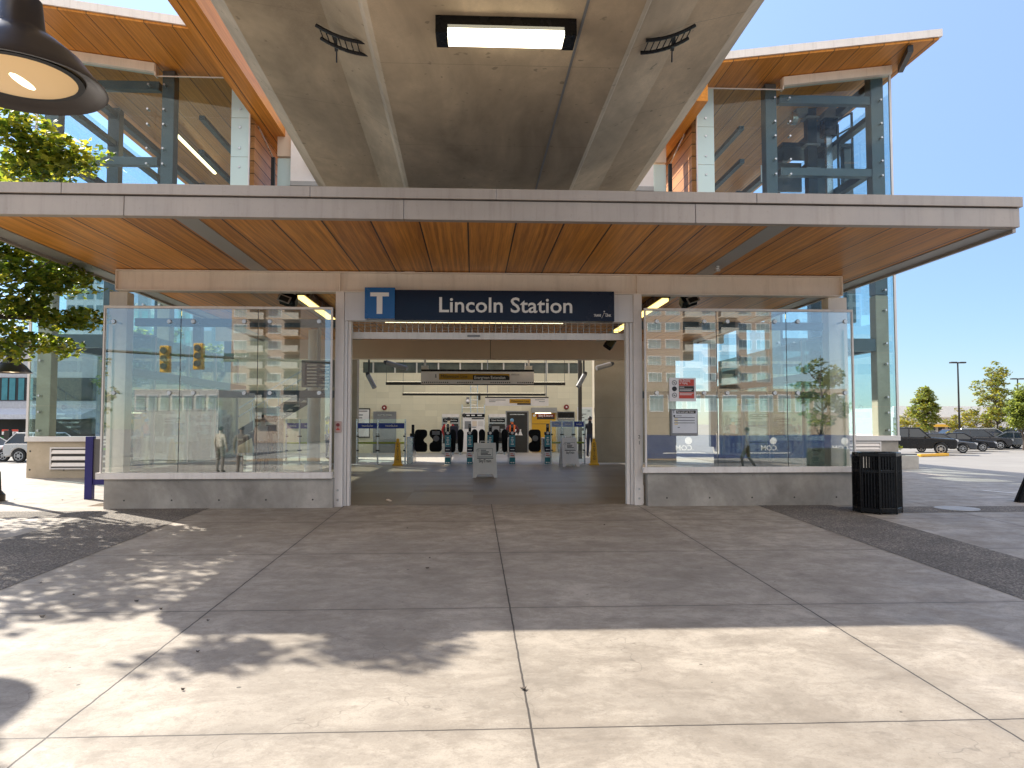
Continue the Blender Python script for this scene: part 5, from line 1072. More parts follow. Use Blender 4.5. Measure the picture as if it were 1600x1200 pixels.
# ------------------------------------------------------------------ litter bin, totem, lamps, small ground items
c = G(1373, 804); bx, by, bz = c.x + 0.14, c.y + 0.30, gz(c.x, c.y+0.3)
bn = thing('litter_bin', 'black slatted eight sided litter bin at the right end of the station plinth', 'litter bin', (bx, by, bz)); rb = 0.375; HBIN = 1.02
def octp(r, z, n=8, ph=22.5): return [Vector((bx + r*math.cos(R(ph+360*i/n)), by + r*math.sin(R(ph+360*i/n)), bz+z)) for i in range(n)]
def ring(r0, r1, z0, z1):
    mb = MB(); vs = octp(r0,z0)+octp(r1,z0)+octp(r1,z1)+octp(r0,z1); mb.add(vs, [(k*8+i, k*8+(i+1)%8, ((k+1)%4)*8+(i+1)%8, ((k+1)%4)*8+i) for k in range(4) for i in range(8)]); return mb
ring(rb-0.05, rb+0.012, HBIN-0.07, HBIN).build('top_rim', M['black'], bn, bevel=0.01); ring(rb-0.05, rb+0.012, 0.02, 0.10).build('base_rim', M['black'], bn, bevel=0.01); ring(rb-0.02, rb+0.006, 0.68, 0.73).build('middle_band', M['black'], bn, bevel=0.005)
mb = MB()
P0 = octp(rb, 0)
for i in range(8):
    a, b = P0[i], P0[(i+1)%8]; t = (b-a).normalized(); nrm = Vector((t.y,-t.x,0))
    for k in range(6):
        p = a + (b-a)*((k+0.5)/6); q = Vector((p.x,p.y,bz)); wdt = 0.026
        mb.bar(q+Vector((0,0,0.10)), q+Vector((0,0,HBIN-0.07)), wdt, 0.008)
mb.build('slats', M['black'], bn)
MB().lathe((bx,by,bz), [(0.0,0.06),(0.27,0.06),(0.285,0.66),(0.27,0.66),(0.255,0.09),(0,0.09)], 20).build('liner', M['blackm'], bn)
for i in range(8): p = octp(rb+0.004, 0)[i]; MB().cyl(p+Vector((0,0,0.0)), p+Vector((0,0,HBIN-0.05)), 0.014, n=6).build('corner_post', M['black'], bn)
# blue totem at the left end
Yt_ = 1.4; a, b = W(133, 700, Yt_).x, W(145, 700, Yt_).x
tt = thing('map_totem', 'indigo metal map totem standing behind the left end of the station plinth', 'information post', ((a+b)/2, Yt_, 0)); zt_ = W(140, 682, Yt_).z
MB().box(a, b, Yt_, Yt_+0.12, -0.06, zt_).build('post', M['indigo'], tt, bevel=0.006); b2 = b + 0.85; MB().box(b2, b2+0.1, Yt_, Yt_+0.12, -0.06, zt_).build('post', M['indigo'], tt, bevel=0.006)
MB().box(b, b2, Yt_+0.03, Yt_+0.09, 0.28, W(140,750,Yt_).z+0.01).build('lower_band', M['indigo'], tt); z0_ = W(140,750,Yt_).z+0.014; MB().box(b, b2, Yt_+0.04, Yt_+0.09, z0_, zt_-0.05).build('display', paint('grey display sheet', (0.16,0.15,0.15), 0.3), tt)
mb = MB().text('TRANSLINK', b+0.27, Yt_+0.028, 0.42, 0.075, 'LEFT', fat=0.01)
mb.build('lettering', M['letter'], tt); mb = MB().mat(0)
for z, w_, g in ((0.92,0.3,0),(0.87,0.35,0),(0.80,0.4,1),(0.68,0.34,0),(0.60,0.3,0),(0.34+0.15,0.25,0)):
    mb.mat(g).box(b+0.12, b+0.12+w_, Yt_+0.036, Yt_+0.039, zt_*z-0.02, zt_*z+0.02)
mb.build('print', [M['letter'], paint('green print', (0.2,0.5,0.08), 0.4)], tt)
# street lamps: dome pendant on a bracket from a dark pole
def street_lamp(px, py, base_z, lamp_xyz, lab, big=0.43):
    L = Vector(lamp_xyz); r = thing('street_lamp', lab, 'street lamp', (px, py, base_z), group='dark dome street lamps')
    top = L.z + 1.1
    MB().lathe((px,py,base_z), [(0.24,0),(0.24,0.12),(0.17,0.2),(0.15,0.55),(0.1,0.62),(0.075,0.9),(0.06,top-base_z),(0,top-base_z)], 16).build('pole', M['bronze'], r, smooth=True)
    a = Vector((px,py,top-0.15)); m = Vector((L.x,L.y,top-0.02)); mb = MB().tube([a, a*0.6+m*0.4+Vector((0,0,0.22)), a*0.25+m*0.75+Vector((0,0,0.2)), m, L+Vector((0,0,0.45))], [0.04,0.035,0.032,0.03,0.03], 10); mb.build('bracket_arm', M['bronze'], r, smooth=True)
    k = big/0.43
    sh = [(0.04*k,0.46*k),(0.10*k,0.44*k),(0.12*k,0.28*k),(0.20*k,0.22*k),(0.30*k,0.14*k),(0.37*k,0.05*k),(0.42*k,0.0),(0.43*k,-0.018),(0.415*k,-0.018),(0.38*k,0.005),(0.33*k,0.025),(0.315*k,0.03),(0.31*k,0.05),(0.0,0.07)]
    MB().lathe(L, sh, 48).build('lamp_shade', M['bronze'], r, smooth=True, ang=50)
    MB().lathe(L, [(0.30*k,0.032),(0.27*k,0.012),(0.15*k,-0.004),(0.0,-0.008)], 40).build('lens', M['lamp'], r, smooth=True)
    MB().lathe(L, [(0.285*k,0.028),(0.31*k,0.028),(0.312*k,0.018),(0.28*k,0.016)], 40).build('lens_ring', M['dsteel'], r, smooth=True)
    MB().ball(L + Vector((0.02,0,-0.004)), 0.075*k, 12, (0.5,1.5,0.08)).build('hot_centre', M['lampc'], r, smooth=True)
    return r
# near lamp just above the camera's left
d = ray(29, 126); L1 = Vector((0,-D0,H0)) + d*4.05
street_lamp(L1.x-1.5, L1.y+0.1, gz(-4, L1.y), L1, 'dark bronze dome street lamp glowing close above at the upper left', 0.42)
g = G(-12, 783); p = W(27, 582, g.y+0.2); street_lamp(g.x-0.03, g.y, g.z, (p.x, g.y+0.0, p.z), 'far dark street lamp with dome shade by the left kerb', 0.36)
p = Vector((-8.1, -5.25, 4.7)); street_lamp(-9.2, -5.3, gz(-8,-5.4), p, 'unseen dome lamp added to cast the lower left ground shadow', 0.6)  # added out of view only to throw a shadow on the lower left paving
# manhole cover and painted dash on the right paving
c = G(1495, 795); mb = MB().cyl((c.x,c.y,c.z+0.001),(c.x,c.y,c.z+0.012), 0.36, n=40); r = tag(mb.build('manhole_cover', concrete('pale cover', (0.5,0.52,0.54), 0.3, 6)), 'round pale manhole cover in the shaded paving on the right', 'manhole cover')
a = G(1533, 766.5); b = G(1585, 771); tag(MB().bar(a+Vector((0,0,0.006)), b+Vector((0,0,0.006)), 0.10, 0.006).build('painted_dash', M['letter']), 'thin white painted dash on the shaded paving at the right', 'road marking')
c = G(1600, 786); r = thing('sign_foot', 'black sloping object cut by the right edge of the picture', 'sign foot', c); MB().xz([(c.x-0.06,c.z),(c.x+0.7,c.z),(c.x+0.6,c.z+0.62),(c.x+0.2,c.z+0.55)], c.y+0.14, c.y+0.2).build('leaf', M['blackm'], r); MB().xz([(c.x-0.05,c.z),(c.x+0.7,c.z),(c.x+0.6,c.z+0.62),(c.x+0.2,c.z+0.55)], c.y+0.05, c.y+0.12).build('face', M['blackm'], r)
random.seed(5)
for k in range(18):                                            # fallen leaves
    px, py = random.choice([(random.uniform(20,330), random.uniform(770,1000)), (random.uniform(100,1500), random.uniform(820,1110))])
    c = G(px, py); s = random.uniform(0.013,0.028); t = random.uniform(0,6.28)
    vs = [c + Vector((s*rr*math.cos(t+u), s*rr*math.sin(t+u), 0.006+zz)) for u, rr, zz in ((0,1.2,0.012),(1.2,0.6,0.0),(2.2,0.9,0.01),(3.3,0.5,0.002),(4.2,0.9,0.012),(5.2,0.55,0.0))]
    vs += [v - Vector((0,0,0.003)) for v in vs]
    tag(MB().add(vs, [(0,1,2,3,4,5),(11,10,9,8,7,6)]+[(i,6+i,6+(i+1)%6,(i+1)%6) for i in range(6)]).build('fallen_leaf', M['bark']), 'small dry brown leaf lying on the concrete paving', 'leaf', 'dry leaves on the paving')

# ------------------------------------------------------------------ trees
def leaves(mb, cen, rad, n, size, mats=(0,1,2), flat=0.6):
    for _ in range(n):
        while True:
            u = Vector((random.uniform(-1,1), random.uniform(-1,1), random.uniform(-1,1)))
            if u.length < 1: break
        c = cen + Vector((u.x*rad[0], u.y*rad[1], u.z*rad[2])); s = size*random.uniform(0.7,1.3)
        nrm = Vector((random.gauss(0,flat), random.gauss(0,flat), 1)).normalized(); a = nrm.orthogonal().normalized(); a.rotate(Matrix.Rotation(random.uniform(0,6.28),3,nrm)); b = nrm.cross(a)
        mb.cur = random.choice(mats)
        mb.add([c - a*s*0.5, c + b*s*0.42 - a*s*0.08 - nrm*s*0.1, c + a*s*0.15 + b*s*0.2, c + a*s*0.6, c + a*s*0.15 - b*s*0.2, c - b*s*0.42 - a*s*0.08 - nrm*s*0.1], [(0,1,2,3),(0,3,4,5)])
def tree(label, base, height, cc, cr, nc, nl, ls, mats, tr, group=None, clump=0.45, name='street_tree', wts=(0,0,1,1,2)):
    base = Vector(base); r = thing(name, label, 'tree', base, group=group); cc = Vector(cc)
    cl = []
    while len(cl) < nc:
        u = Vector((random.uniform(-1,1), random.uniform(-1,1), random.uniform(-1,1)))
        if 0.25 < u.length < 1:
            if cr[2] > cr[0]*1.3: k = 1 - 0.65*max(0,u.z)
            else: k = 1
            cl.append(cc + Vector((u.x*cr[0]*k, u.y*cr[1]*k, u.z*cr[2])))
    top = Vector((cc.x, cc.y, cc.z + cr[2]*0.75)); mb = MB(); n = 7
    pts = [base + (top-base)*(i/n) + Vector((random.gauss(0,0.05),random.gauss(0,0.05),0))*(0 if i == 0 else 1) for i in range(n+1)]
    mb.tube(pts, [tr*(1-0.85*i/n)*(1.25 if i == 0 else 1) for i in range(n+1)], 10)
    mb.build('trunk', M['bark'], r, smooth=True)
    lb = MB()
    for c in cl:
        t = max(0.2, min(0.92, (c.z - base.z - 0.5*abs((c-cc).length))/(top.z-base.z))); p = pts[int(t*n)]
        m = p*0.5 + c*0.5 + Vector((0,0,-0.15)); lb.tube([p, m, c], [tr*0.25, tr*0.15, tr*0.05], 5)
    lb.build('limbs', M['bark'], r)
    cb = MB()
    for c in cl: leaves(cb, c, (clump*random.uniform(0.8,1.3), clump*random.uniform(0.8,1.3), clump*random.uniform(0.4,0.7)), nl, ls, wts)
    cb.build('crown', mats, r); return r
random.seed(21)
LV = [M['lf2'], M['lf1'], M['lf3']]
tree('leafy green maple at the far left with boughs reaching beside the canopy', (-10.2,-1.2,gz(-10,-1)), 9, (-9.3,-0.5,4.6), (2.4,2.5,2.0), 84, 95, 0.135, LV, 0.13, None, 0.55)
# low boughs of the same maple that reach towards the glass screen
tr0 = [o for o in COL.objects if o.name.startswith('street_tree')][0]
random.seed(4)
bb = MB(); lb = MB()
for px, py, Y, n in ((30,420,-0.6,260),(75,440,-0.5,260),(110,430,-0.3,180),(30,480,-0.5,260),(90,500,-0.4,260),(125,497,-0.2,150),(142,500,-0.1,90),(60,535,-0.3,170),(100,543,-0.2,140),(15,550,-0.2,160),(20,395,-0.5,200),(140,445,-0.1,40),(10,520,-0.4,160),(50,465,-0.6,200)):
    c = W(px, py, Y); leaves(bb, c, (0.33,0.5,0.2), n, 0.12, (0,1,1,2)); lb.tube([Vector((-9.8,-1.0,c.z-0.4)), (Vector((-9.8,-1.0,c.z-0.4))+c)/2+Vector((0,0,0.2)), c], [0.03,0.02,0.008], 5)
bb.build('low_boughs', LV, tr0); lb.build('bough_limbs', M['bark'], tr0)
bb = MB()
for px, py, Y, n in ((20,215,-1.2,220),(60,235,-1.0,240),(100,235,-0.9,200),(35,262,-1.0,260),(85,266,-0.9,240),(120,255,-0.7,130),(10,180,-1.3,160),(140,240,-0.6,60),(55,200,-1.2,120)):
    leaves(bb, W(px, py, Y-2.2), (0.30,0.4,0.2), n, 0.11, (0,1,2,2))
for x, y, z, n in ((-7.2,-3.7,5.3,130),(-7.5,-3.5,5.5,110),(-7.0,-4.0,5.2,80),(-7.7,-3.9,5.4,70),(-6.9,-3.4,5.7,80)): leaves(bb, Vector((x,y,z)), (0.3,0.35,0.2), n, 0.11, (0,1,2,2))
bb.build('upper_boughs', LV, tr0)
# parking-lot trees
def at_d(px, d): 
    Y = d - D0; return W(px, 660, Y)
AU = [M['ly2'], M['ly2'], M['ly1']]
for px, ytop, ybase, d, hw, lab, w_ in ((1445,602,686,74,24,'young green tree left of the tall lamp post in the car park', (0,0,1,2)), (1557,560,686,70,42,'tallest golden green tree in the car park', (0,1,2,2)), (1598,600,690,62,22,'green tree cut by the right edge of the picture in the car park', (0,0,1)),):
    p = at_d(px, d); k = d/FPX; zt_ = H0+(660-ytop)*k; zb_ = gz(p.x, p.y); ztb = H0+(660-676)*k
    cz_ = (zt_+ztb)/2; tree(lab, (p.x,p.y,zb_), 8, (p.x,p.y,cz_), (hw*k*0.9,hw*k*0.9,(zt_-ztb)/2), 110, 34, 0.24, AU, 0.09, 'trees in the car park', 0.5, 'car_park_tree', w_)
for px, d, lab in ((1418,80,'low golden shrub tree beside the right tower'), (1500,86,'low orange shrub tree left of the lamp post base'), (1527,84,'low golden shrub tree right of the lamp post base')):
    p = at_d(px, d); k = d/FPX; tree(lab, (p.x,p.y,gz(p.x,p.y)), 3, (p.x,p.y,1.3), (1.7,1.6,1.7), 40, 36, 0.22, [M['ly1'],M['ly1'],M['ly2']], 0.07, 'low golden trees in the car park', 0.5, 'shrub_tree', (0,0,1,2))
# trees far left
for px, d, h_, lab in ((205,60,9,'dark leafy tree far behind the left glass tower'), (255,75,11,'pale green tree far behind the left glass screen'), (330,80,10,'green tree far behind the hall on the left'), (80,90,12,'tall tree behind the street at the far left')):
    p = at_d(px, d); tree(lab, (p.x,p.y,gz(p.x,p.y)), h_, (p.x,p.y,h_*0.6), (h_*0.28,h_*0.28,h_*0.42), 30, 50, 0.42, LV, 0.16, None, 0.9, 'background_tree')

# ------------------------------------------------------------------ car park: lamps, building, planter, kerb, cars
def lot_lamp(px, ytop, d, lab):
    p = at_d(px, d); k = d/FPX; zt_ = H0+(660-ytop)*k; zb_ = gz(p.x,p.y); r = thing('lot_lamp', lab, 'lamp post', (p.x,p.y,zb_), group='tall lamp posts in the car park')
    MB().cyl((p.x,p.y,zb_),(p.x,p.y,zb_+0.8),0.28,0.28,16).build('footing', M['panel'], r); MB().cyl((p.x,p.y,zb_+0.8),(p.x,p.y,zt_),0.10,0.07,10).build('pole', M['bronze'], r); 
    for s in (-1,1): MB().box(p.x+s*0.12, p.x+s*0.75, p.y-0.2, p.y+0.2, zt_-0.04, zt_+0.10).build('lamp_head', M['bronze'], r, bevel=0.03)
    MB().cyl((p.x-0.2,p.y,zt_),(p.x+0.2,p.y,zt_),0.05).build('cross_arm', M['bronze'], r)
lot_lamp(1499, 564, 72, 'tall dark double headed lamp post in the middle of the car park'); lot_lamp(1592, 590, 85, 'farther lamp post at the right edge of the car park')
bl = thing('store_building', 'long low white store building with yellow awning beyond the car park', 'building', (95,150,-0.8)); dB = 125; YBd = dB-D0; k = dB/FPX
x0 = W(1395,650,YBd).x; x1 = W(1700,650,YBd).x
MB().box(x0, x1, YBd, YBd+30, -1, H0+(660-636)*k).build('wall', C('store white', (0.78,0.74,0.68)), bl); MB().box(x0, x1, YBd-0.4, YBd, H0+(660-652)*k, H0+(660-634)*k).build('parapet', C('store parapet', (0.8,0.78,0.74)), bl)
MB().box(W(1428,660,YBd).x, W(1485,660,YBd).x, YBd-1.5, YBd-0.4, H0+(660-667)*k, H0+(660-663)*k).build('awning', M['yel'], bl); MB().box(W(1428,660,YBd).x, W(1560,660,YBd).x, YBd-0.1, YBd-0.01, -0.8, H0+(660-667.5)*k).build('shop_front', M['dgrey'], bl)
for q in range(9):
    x = W(1432+q*15,660,YBd).x; MB().box(x-0.2, x+0.2, YBd-0.3, YBd-0.11, -0.8, H0+(660-667.5)*k).build('pier', C('store pier', (0.7,0.62,0.5)), bl)
MB().box(W(1538,660,YBd).x, W(1545,660,YBd).x, YBd-0.8, YBd-0.41, -0.8, H0+(660-652)*k).build('orange_pier', C('orange pier', (0.6,0.35,0.15)), bl)
MB().box(W(1484,640,YBd).x, W(1490,640,YBd).x, YBd+5, YBd+7, H0+(660-636)*k, H0+(660-632)*k).build('roof_unit', M['mgrey'], bl)
# planter box with hedge and yellow kerb
c = G(1436, 732); r = thing('planter_box', 'pale concrete planter with yellow green shrub beside the right tower', 'planter', (c.x-0.6,c.y,c.z)); zpt = W(1436,712,c.y).z; x0 = W(1404,720,c.y).x
MB().box(x0-2.0, c.x, c.y, c.y+0.15, c.z-0.1, zpt).box(c.x-0.15, c.x, c.y+0.15, c.y+3.0, c.z-0.1, zpt).build('wall', C('planter concrete', (0.5,0.47,0.43)), r); MB().box(x0-2.0, c.x-0.16, c.y+0.16, c.y+3.0, c.z-0.1, zpt-0.08).build('soil', M['dirt'], r)
hb = MB()
for q in range(26): leaves(hb, Vector((random.uniform(x0-0.6,c.x-0.25), c.y+random.uniform(0.4,1.6), zpt+random.uniform(0.0,0.32))), (0.2,0.2,0.12), 60, 0.10, (0,1,2))
hb.build('hedge', [M['ly2'], M['ly2'], M['ly1']], r)
a = G(1436, 713.5); b = G(1480, 712.0); tag(MB().bar(a+Vector((0,0,0.08)), b+Vector((0,0,0.08)), 0.3, 0.18).build('yellow_kerb', M['yel'], bevel=0.03), 'bright yellow painted kerb in front of the parked pickup', 'kerb')
tyre = paint('tyre rubber', (0.02,0.02,0.02), 0.8); rimm = paint('alloy', (0.5,0.5,0.5), 0.3, 0.8); cgl = paint('car glass', (0.03,0.045,0.06), 0.05, 0, 0.2, 1, 0); hl = paint('headlight', (0.6,0.6,0.6), 0.1, 0, 0.1, 3, 0); tl = paint('tail light', (0.5,0.02,0.02), 0.15, 0, 0.1, 3, 0)
def car(kind, label, loc, rz, c, group='cars parked in the car park', metal=0.4):
    # local: nose towards -x
    body = paint('car paint', c, 0.25, metal, 0.05, 2, 0); r = thing('parked_car' if kind != 'pickup' else 'pickup_truck', label, 'car' if kind != 'pickup' else 'pickup truck', loc, rz, group)
    if kind == 'sedan': L, Wd, wb, wr = 4.6, 1.8, 1.38, 0.33; low = [(-2.28,.38),(-2.3,.62),(-2.15,.78),(-1.0,.93),(1.4,.98),(2.2,.95),(2.3,.70),(2.27,.36)]; gh = [(-0.95,.93),(-0.15,1.42),(0.85,1.45),(1.75,.98)]
    elif kind == 'suv': L, Wd, wb, wr = 4.7, 1.88, 1.42, 0.37; low = [(-2.28,.42),(-2.33,.75),(-2.2,.95),(-1.1,1.06),(1.6,1.10),(2.3,1.08),(2.35,.7),(2.3,.42)]; gh = [(-1.05,1.06),(-0.3,1.66),(1.7,1.68),(2.25,1.08)]
    elif kind == 'van': L, Wd, wb, wr = 5.0, 1.95, 1.5, 0.36; low = [(-2.45,.40),(-2.5,.72),(-2.35,.92),(-1.6,1.08),(1.9,1.1),(2.45,1.1),(2.5,.7),(2.45,.4)]; gh = [(-1.65,1.06),(-0.7,1.72),(2.0,1.76),(2.42,1.1)]
    else: L, Wd, wb, wr = 5.7, 2.0, 1.82, 0.42; low = [(-2.8,.55),(-2.85,.95),(-2.75,1.12),(-1.2,1.22),(0.95,1.24),(2.8,1.24),(2.85,.9),(2.8,.55)]; gh = [(-1.2,1.22),(-0.5,1.88),(0.75,1.92),(1.0,1.24)]
    # lower body with wheel arches
    pts = [low[0]] + low[1:]; arch = []
    for cx in (wb, -wb): arch += [(cx + (wr+0.07)*math.cos(R(t)), wr + (wr+0.07)*math.sin(R(t))) for t in range(0, 181, 20)]
    arch = [(x, max(z, low[0][1]-0.12)) for x, z in arch]
    poly = [(x, z) for x, z in low] + [(low[-1][0]-0.1, low[0][1]-0.12)] + arch + [(low[0][0]+0.1, low[0][1]-0.12)]
    h = Wd/2
    MB().xz(poly, -h, h).build('body', body, r, bevel=0.07, local=True)
    g = gh; ti = 0.2
    vs = []
    for s in (-1, 1): vs += [(g[0][0], s*(h-0.06), g[0][1]-0.02), (g[1][0], s*(h-ti), g[1][1]), (g[2][0], s*(h-ti), g[2][1]), (g[3][0], s*(h-0.06), g[3][1]-0.02)]
    MB().add(vs, [(0,1,2,3),(7,6,5,4),(0,4,5,1),(1,5,6,2),(2,6,7,3),(3,7,4,0)]).build('glasshouse', cgl, r, bevel=0.05, local=True)
    mb = MB().box(g[1][0]-0.02, g[2][0]+0.03, -(h-ti+0.01), h-ti+0.01, g[1][1]-0.04, g[2][1]+0.02)
    for s in (-1,1):
        y0, y1 = s*(h-0.05), s*(h-ti)
        for (p, q) in ((g[0],g[1]), (g[3],g[2])): mb.bar((p[0],y0,p[1]), (q[0],y1,q[1]), 0.07, 0.07)
        xm = (g[1][0]+g[2][0])/2; mb.bar((xm+0.05,y0,g[0][1]), (xm+0.05,y1,g[1][1]), 0.08, 0.05)
    mb.build('roof', body, r, bevel=0.03, local=True)
    for cx in (-wb, wb):
        for s in (-1, 1):
            o = MB().cyl((cx, s*(h-0.22), wr), (cx, s*(h+0.01), wr), wr, n=24).build('tyre', tyre, r, local=True, bevel=0.02)
            mb = MB().cyl((cx, s*(h-0.02), wr), (cx, s*(h+0.02), wr), wr*0.28, n=12)
            for q in range(6): t = q*math.pi/3; mb.bar((cx, s*(h+0.012), wr), (cx+wr*0.64*math.cos(t), s*(h+0.012), wr+wr*0.64*math.sin(t)), 0.07, 0.03)
            n = 20; mb.add([(cx+rr*math.cos(2*math.pi*i/n), s*(h+0.016), wr+rr*math.sin(2*math.pi*i/n)) for rr in (wr*0.58, wr*0.68) for i in range(n)], [(i,(i+1)%n,n+(i+1)%n,n+i) for i in range(n)]); mb.build('rim', rimm, o, local=True)
    zf = low[1][1]; xf = low[1][0]
    for s in (-1, 1):
        MB().obox((xf+0.10, s*(h-0.30), zf+0.06), (0.24,0.42,0.16), (0,0,s*0.25)).build('headlight', hl, r, bevel=0.03, local=True)
        MB().obox((low[-2][0]-0.06, s*(h-0.22), low[-2][1]+0.12), (0.14,0.36,0.22)).build('tail_light', tl, r, bevel=0.02, local=True)
        MB().obox((g[0][0]+0.35, s*(h+0.06), g[0][1]+0.08), (0.1,0.2,0.13)).build('mirror', body, r, bevel=0.03, local=True)
    MB().box(xf-0.015, xf+0.05, -0.5, 0.5, zf-0.14, zf+0.04).build('grille', M['black'], r, local=True); MB().box(xf-0.02, xf+0.06, -h*0.8, h*0.8, low[0][1]-0.05, low[0][1]+0.08).build('bumper', hl if kind == 'pickup' else M['blackm'], r, local=True, bevel=0.02)
    MB().box(xf-0.035, xf-0.02, -0.22, 0.22, low[0][1]+0.0, low[0][1]+0.12).build('number_plate', M['plast'], r, local=True)
    for s in (-1, 1):
        for xx in (0.35, 1.0): MB().box(xx-0.12, xx+0.06, s*(h+0.001), s*(h+0.02), low[3][1]-0.14, low[3][1]-0.1).build('door_handle', body, r, local=True)
    return r
def put_car(kind, px, ybase, d, label, c, rz, metal=0.4):
    p = at_d(px, d); car(kind, label, (p.x, p.y, gz(p.x, p.y)), rz, c, metal=metal)
RZ = R(180-58+0)
k0 = RZ
put_car('pickup', 1424, 708, 55, 'black pickup truck nearest the yellow kerb', (0.018,0.018,0.02), R(180-30))
put_car('sedan', 1470, 707, 58, 'dark grey sedan parked just behind the black pickup', (0.07,0.075,0.085), R(180-30))
put_car('sedan', 1502, 706, 61, 'black sedan parked third in the row from the pickup', (0.02,0.022,0.028), R(180-30))
put_car('suv', 1530, 705, 65, 'dark charcoal estate car in the middle of the parked row', (0.06,0.06,0.065), R(180-30))
put_car('van', 1541, 703, 69, 'silver van with long roof in the parked row', (0.42,0.42,0.42), R(180-30), 0.7)
put_car('sedan', 1590, 702, 66, 'grey sedan at the right edge of the parked row', (0.12,0.13,0.14), R(180-30))
put_car('sedan', 1558, 703, 68, 'dark blue sedan near the right of the parked row', (0.03,0.04,0.07), R(180-30))
put_car('suv', 1575, 700, 74, 'black people carrier behind the right end of the parked row', (0.02,0.02,0.022), R(180-30))
put_car('sedan', 1516, 690, 94, 'red car in the farther row between the shrub trees', (0.22,0.03,0.03), R(10))
put_car('suv', 1550, 690, 96, 'pale beige car in the farther row under the tallest tree', (0.5,0.46,0.4), R(10), 0)
put_car('suv', 1585, 690, 92, 'white car in the farther row of the car park', (0.65,0.63,0.6), R(10), 0)
put_car('sedan', 1480, 690, 95, 'dark car in the farther row of the car park', (0.09,0.05,0.05), R(10))
put_car('sedan', 1440, 690, 96, 'silver car in the farther row behind the pickup', (0.4,0.4,0.42), R(10))
# left street
car('sedan', 'white sedan at the left edge of the picture on the street', (W(-18,700,34).x, 34, gz(-30,34)), R(180), (0.7,0.69,0.67), None, 0)
car('suv', 'silver car with red tail light half hidden behind the left tower plinth', (W(76,700,32).x, 32.5, gz(-26,32)), R(0), (0.5,0.5,0.5), None, 0.6).rotation_euler.z = R(180)
r = thing('iron_fence', 'black iron railing with green hoarding behind it at the left street', 'fence', (W(25,700,41).x, 41, -0.8)); x0, x1 = W(-10,700,41).x, W(60,700,41).x; zf = gz(x0, 41)
mb = MB(); n = 34
for i in range(n): x = x0+(x1-x0)*i/(n-1); mb.box(x-0.015, x+0.015, 41, 41.03, zf, zf+1.45)
mb.build('bars', M['black'], r); MB().box(x0, x1, 40.99, 41.04, zf+1.3, zf+1.34).box(x0, x1, 40.99, 41.04, zf+0.15, zf+0.19).build('rails', M['black'], r)
for px in (11, 40): x = W(px,700,40.9).x; MB().box(x-0.18, x+0.18, 40.8, 41.15, zf, zf+1.75).build('fence_post', M['dgrey'], r)
r = thing('green_hoarding', 'bright green panel board behind the iron railing', 'hoarding', (W(25,700,41.6).x, 41.6, -0.8)); MB().box(x0, x1+1, 41.6, 41.66, zf+0.1, zf+1.35).build('panel', C('green board', (0.04,0.4,0.06)), r); MB().box(x0, x1+1, 41.55, 41.7, zf+1.36, zf+1.44).build('capping', M['dgrey'], r)
for px, lab in ((8, 'white banner with red emblem on the street building, nearer the lamp pole'), (23.5, 'white banner with red emblem on the street building, beside the tower')):
    Yb = 44; a, b = W(px-5,680,Yb).x, W(px+5,680,Yb).x; z0_, z1_ = W(px,685,Yb).z, W(px,671,Yb).z; r = thing('banner', lab, 'banner', ((a+b)/2, Yb, z0_)); MB().box(a, b, Yb-0.02, Yb, z0_, z1_).build('cloth', M['plast'], r); MB().box(a, b, Yb-0.03, Yb-0.021, z1_-0.15, z1_).box(a, b, Yb-0.03, Yb-0.021, z0_, z0_+0.12).build('red_band', M['signred'], r)
    mb = MB(); cc = Vector(((a+b)/2, Yb-0.03, (z0_+z1_)/2)); n = 22; mb.add([cc + Vector((0.16*(1 if i%2 else 0.5)*math.cos(2*math.pi*i/n), 0, 0.2*(1 if i%2 else 0.5)*math.sin(2*math.pi*i/n))) for i in range(n)], [tuple(range(n))]); mb.build('emblem', M['mgrey'], r)
r = thing('street_building', 'grey street building with teal windows and slanted canopy at the far left', 'building', (W(20,700,46).x, 46, -0.8)); Yb = 46; x0, x1 = W(-60,650,Yb).x, W(150,650,Yb).x
def bzz(y): return W(20, y, Yb).z
MB().box(x0, x1, Yb, Yb+16, -1, bzz(545)).build('wall', C('grey cladding', (0.42,0.43,0.46)), r); MB().box(x0, x1, Yb-0.06, Yb-0.01, bzz(626), bzz(590)).build('window_band', M['dsteel'], r)
for px in (-20, 4, 16, 30, 44): MB().box(W(px,600,Yb).x, W(px+9,600,Yb).x, Yb-0.1, Yb-0.07, bzz(625), bzz(591)).build('window', paint('teal window', (0.05,0.2,0.24), 0.1, 0, 0.3, 1, 0), r)
MB().yz([(Yb-0.02,bzz(638)),(Yb-2.2,bzz(648)),(Yb-2.2,bzz(655)),(Yb-0.02,bzz(652))], x0, x1).build('canopy', C('canopy grey', (0.5,0.52,0.58)), r); MB().box(x0, x1, Yb-0.05, Yb-0.01, -0.9, bzz(655)).build('shop_front', M['dgrey'], r)
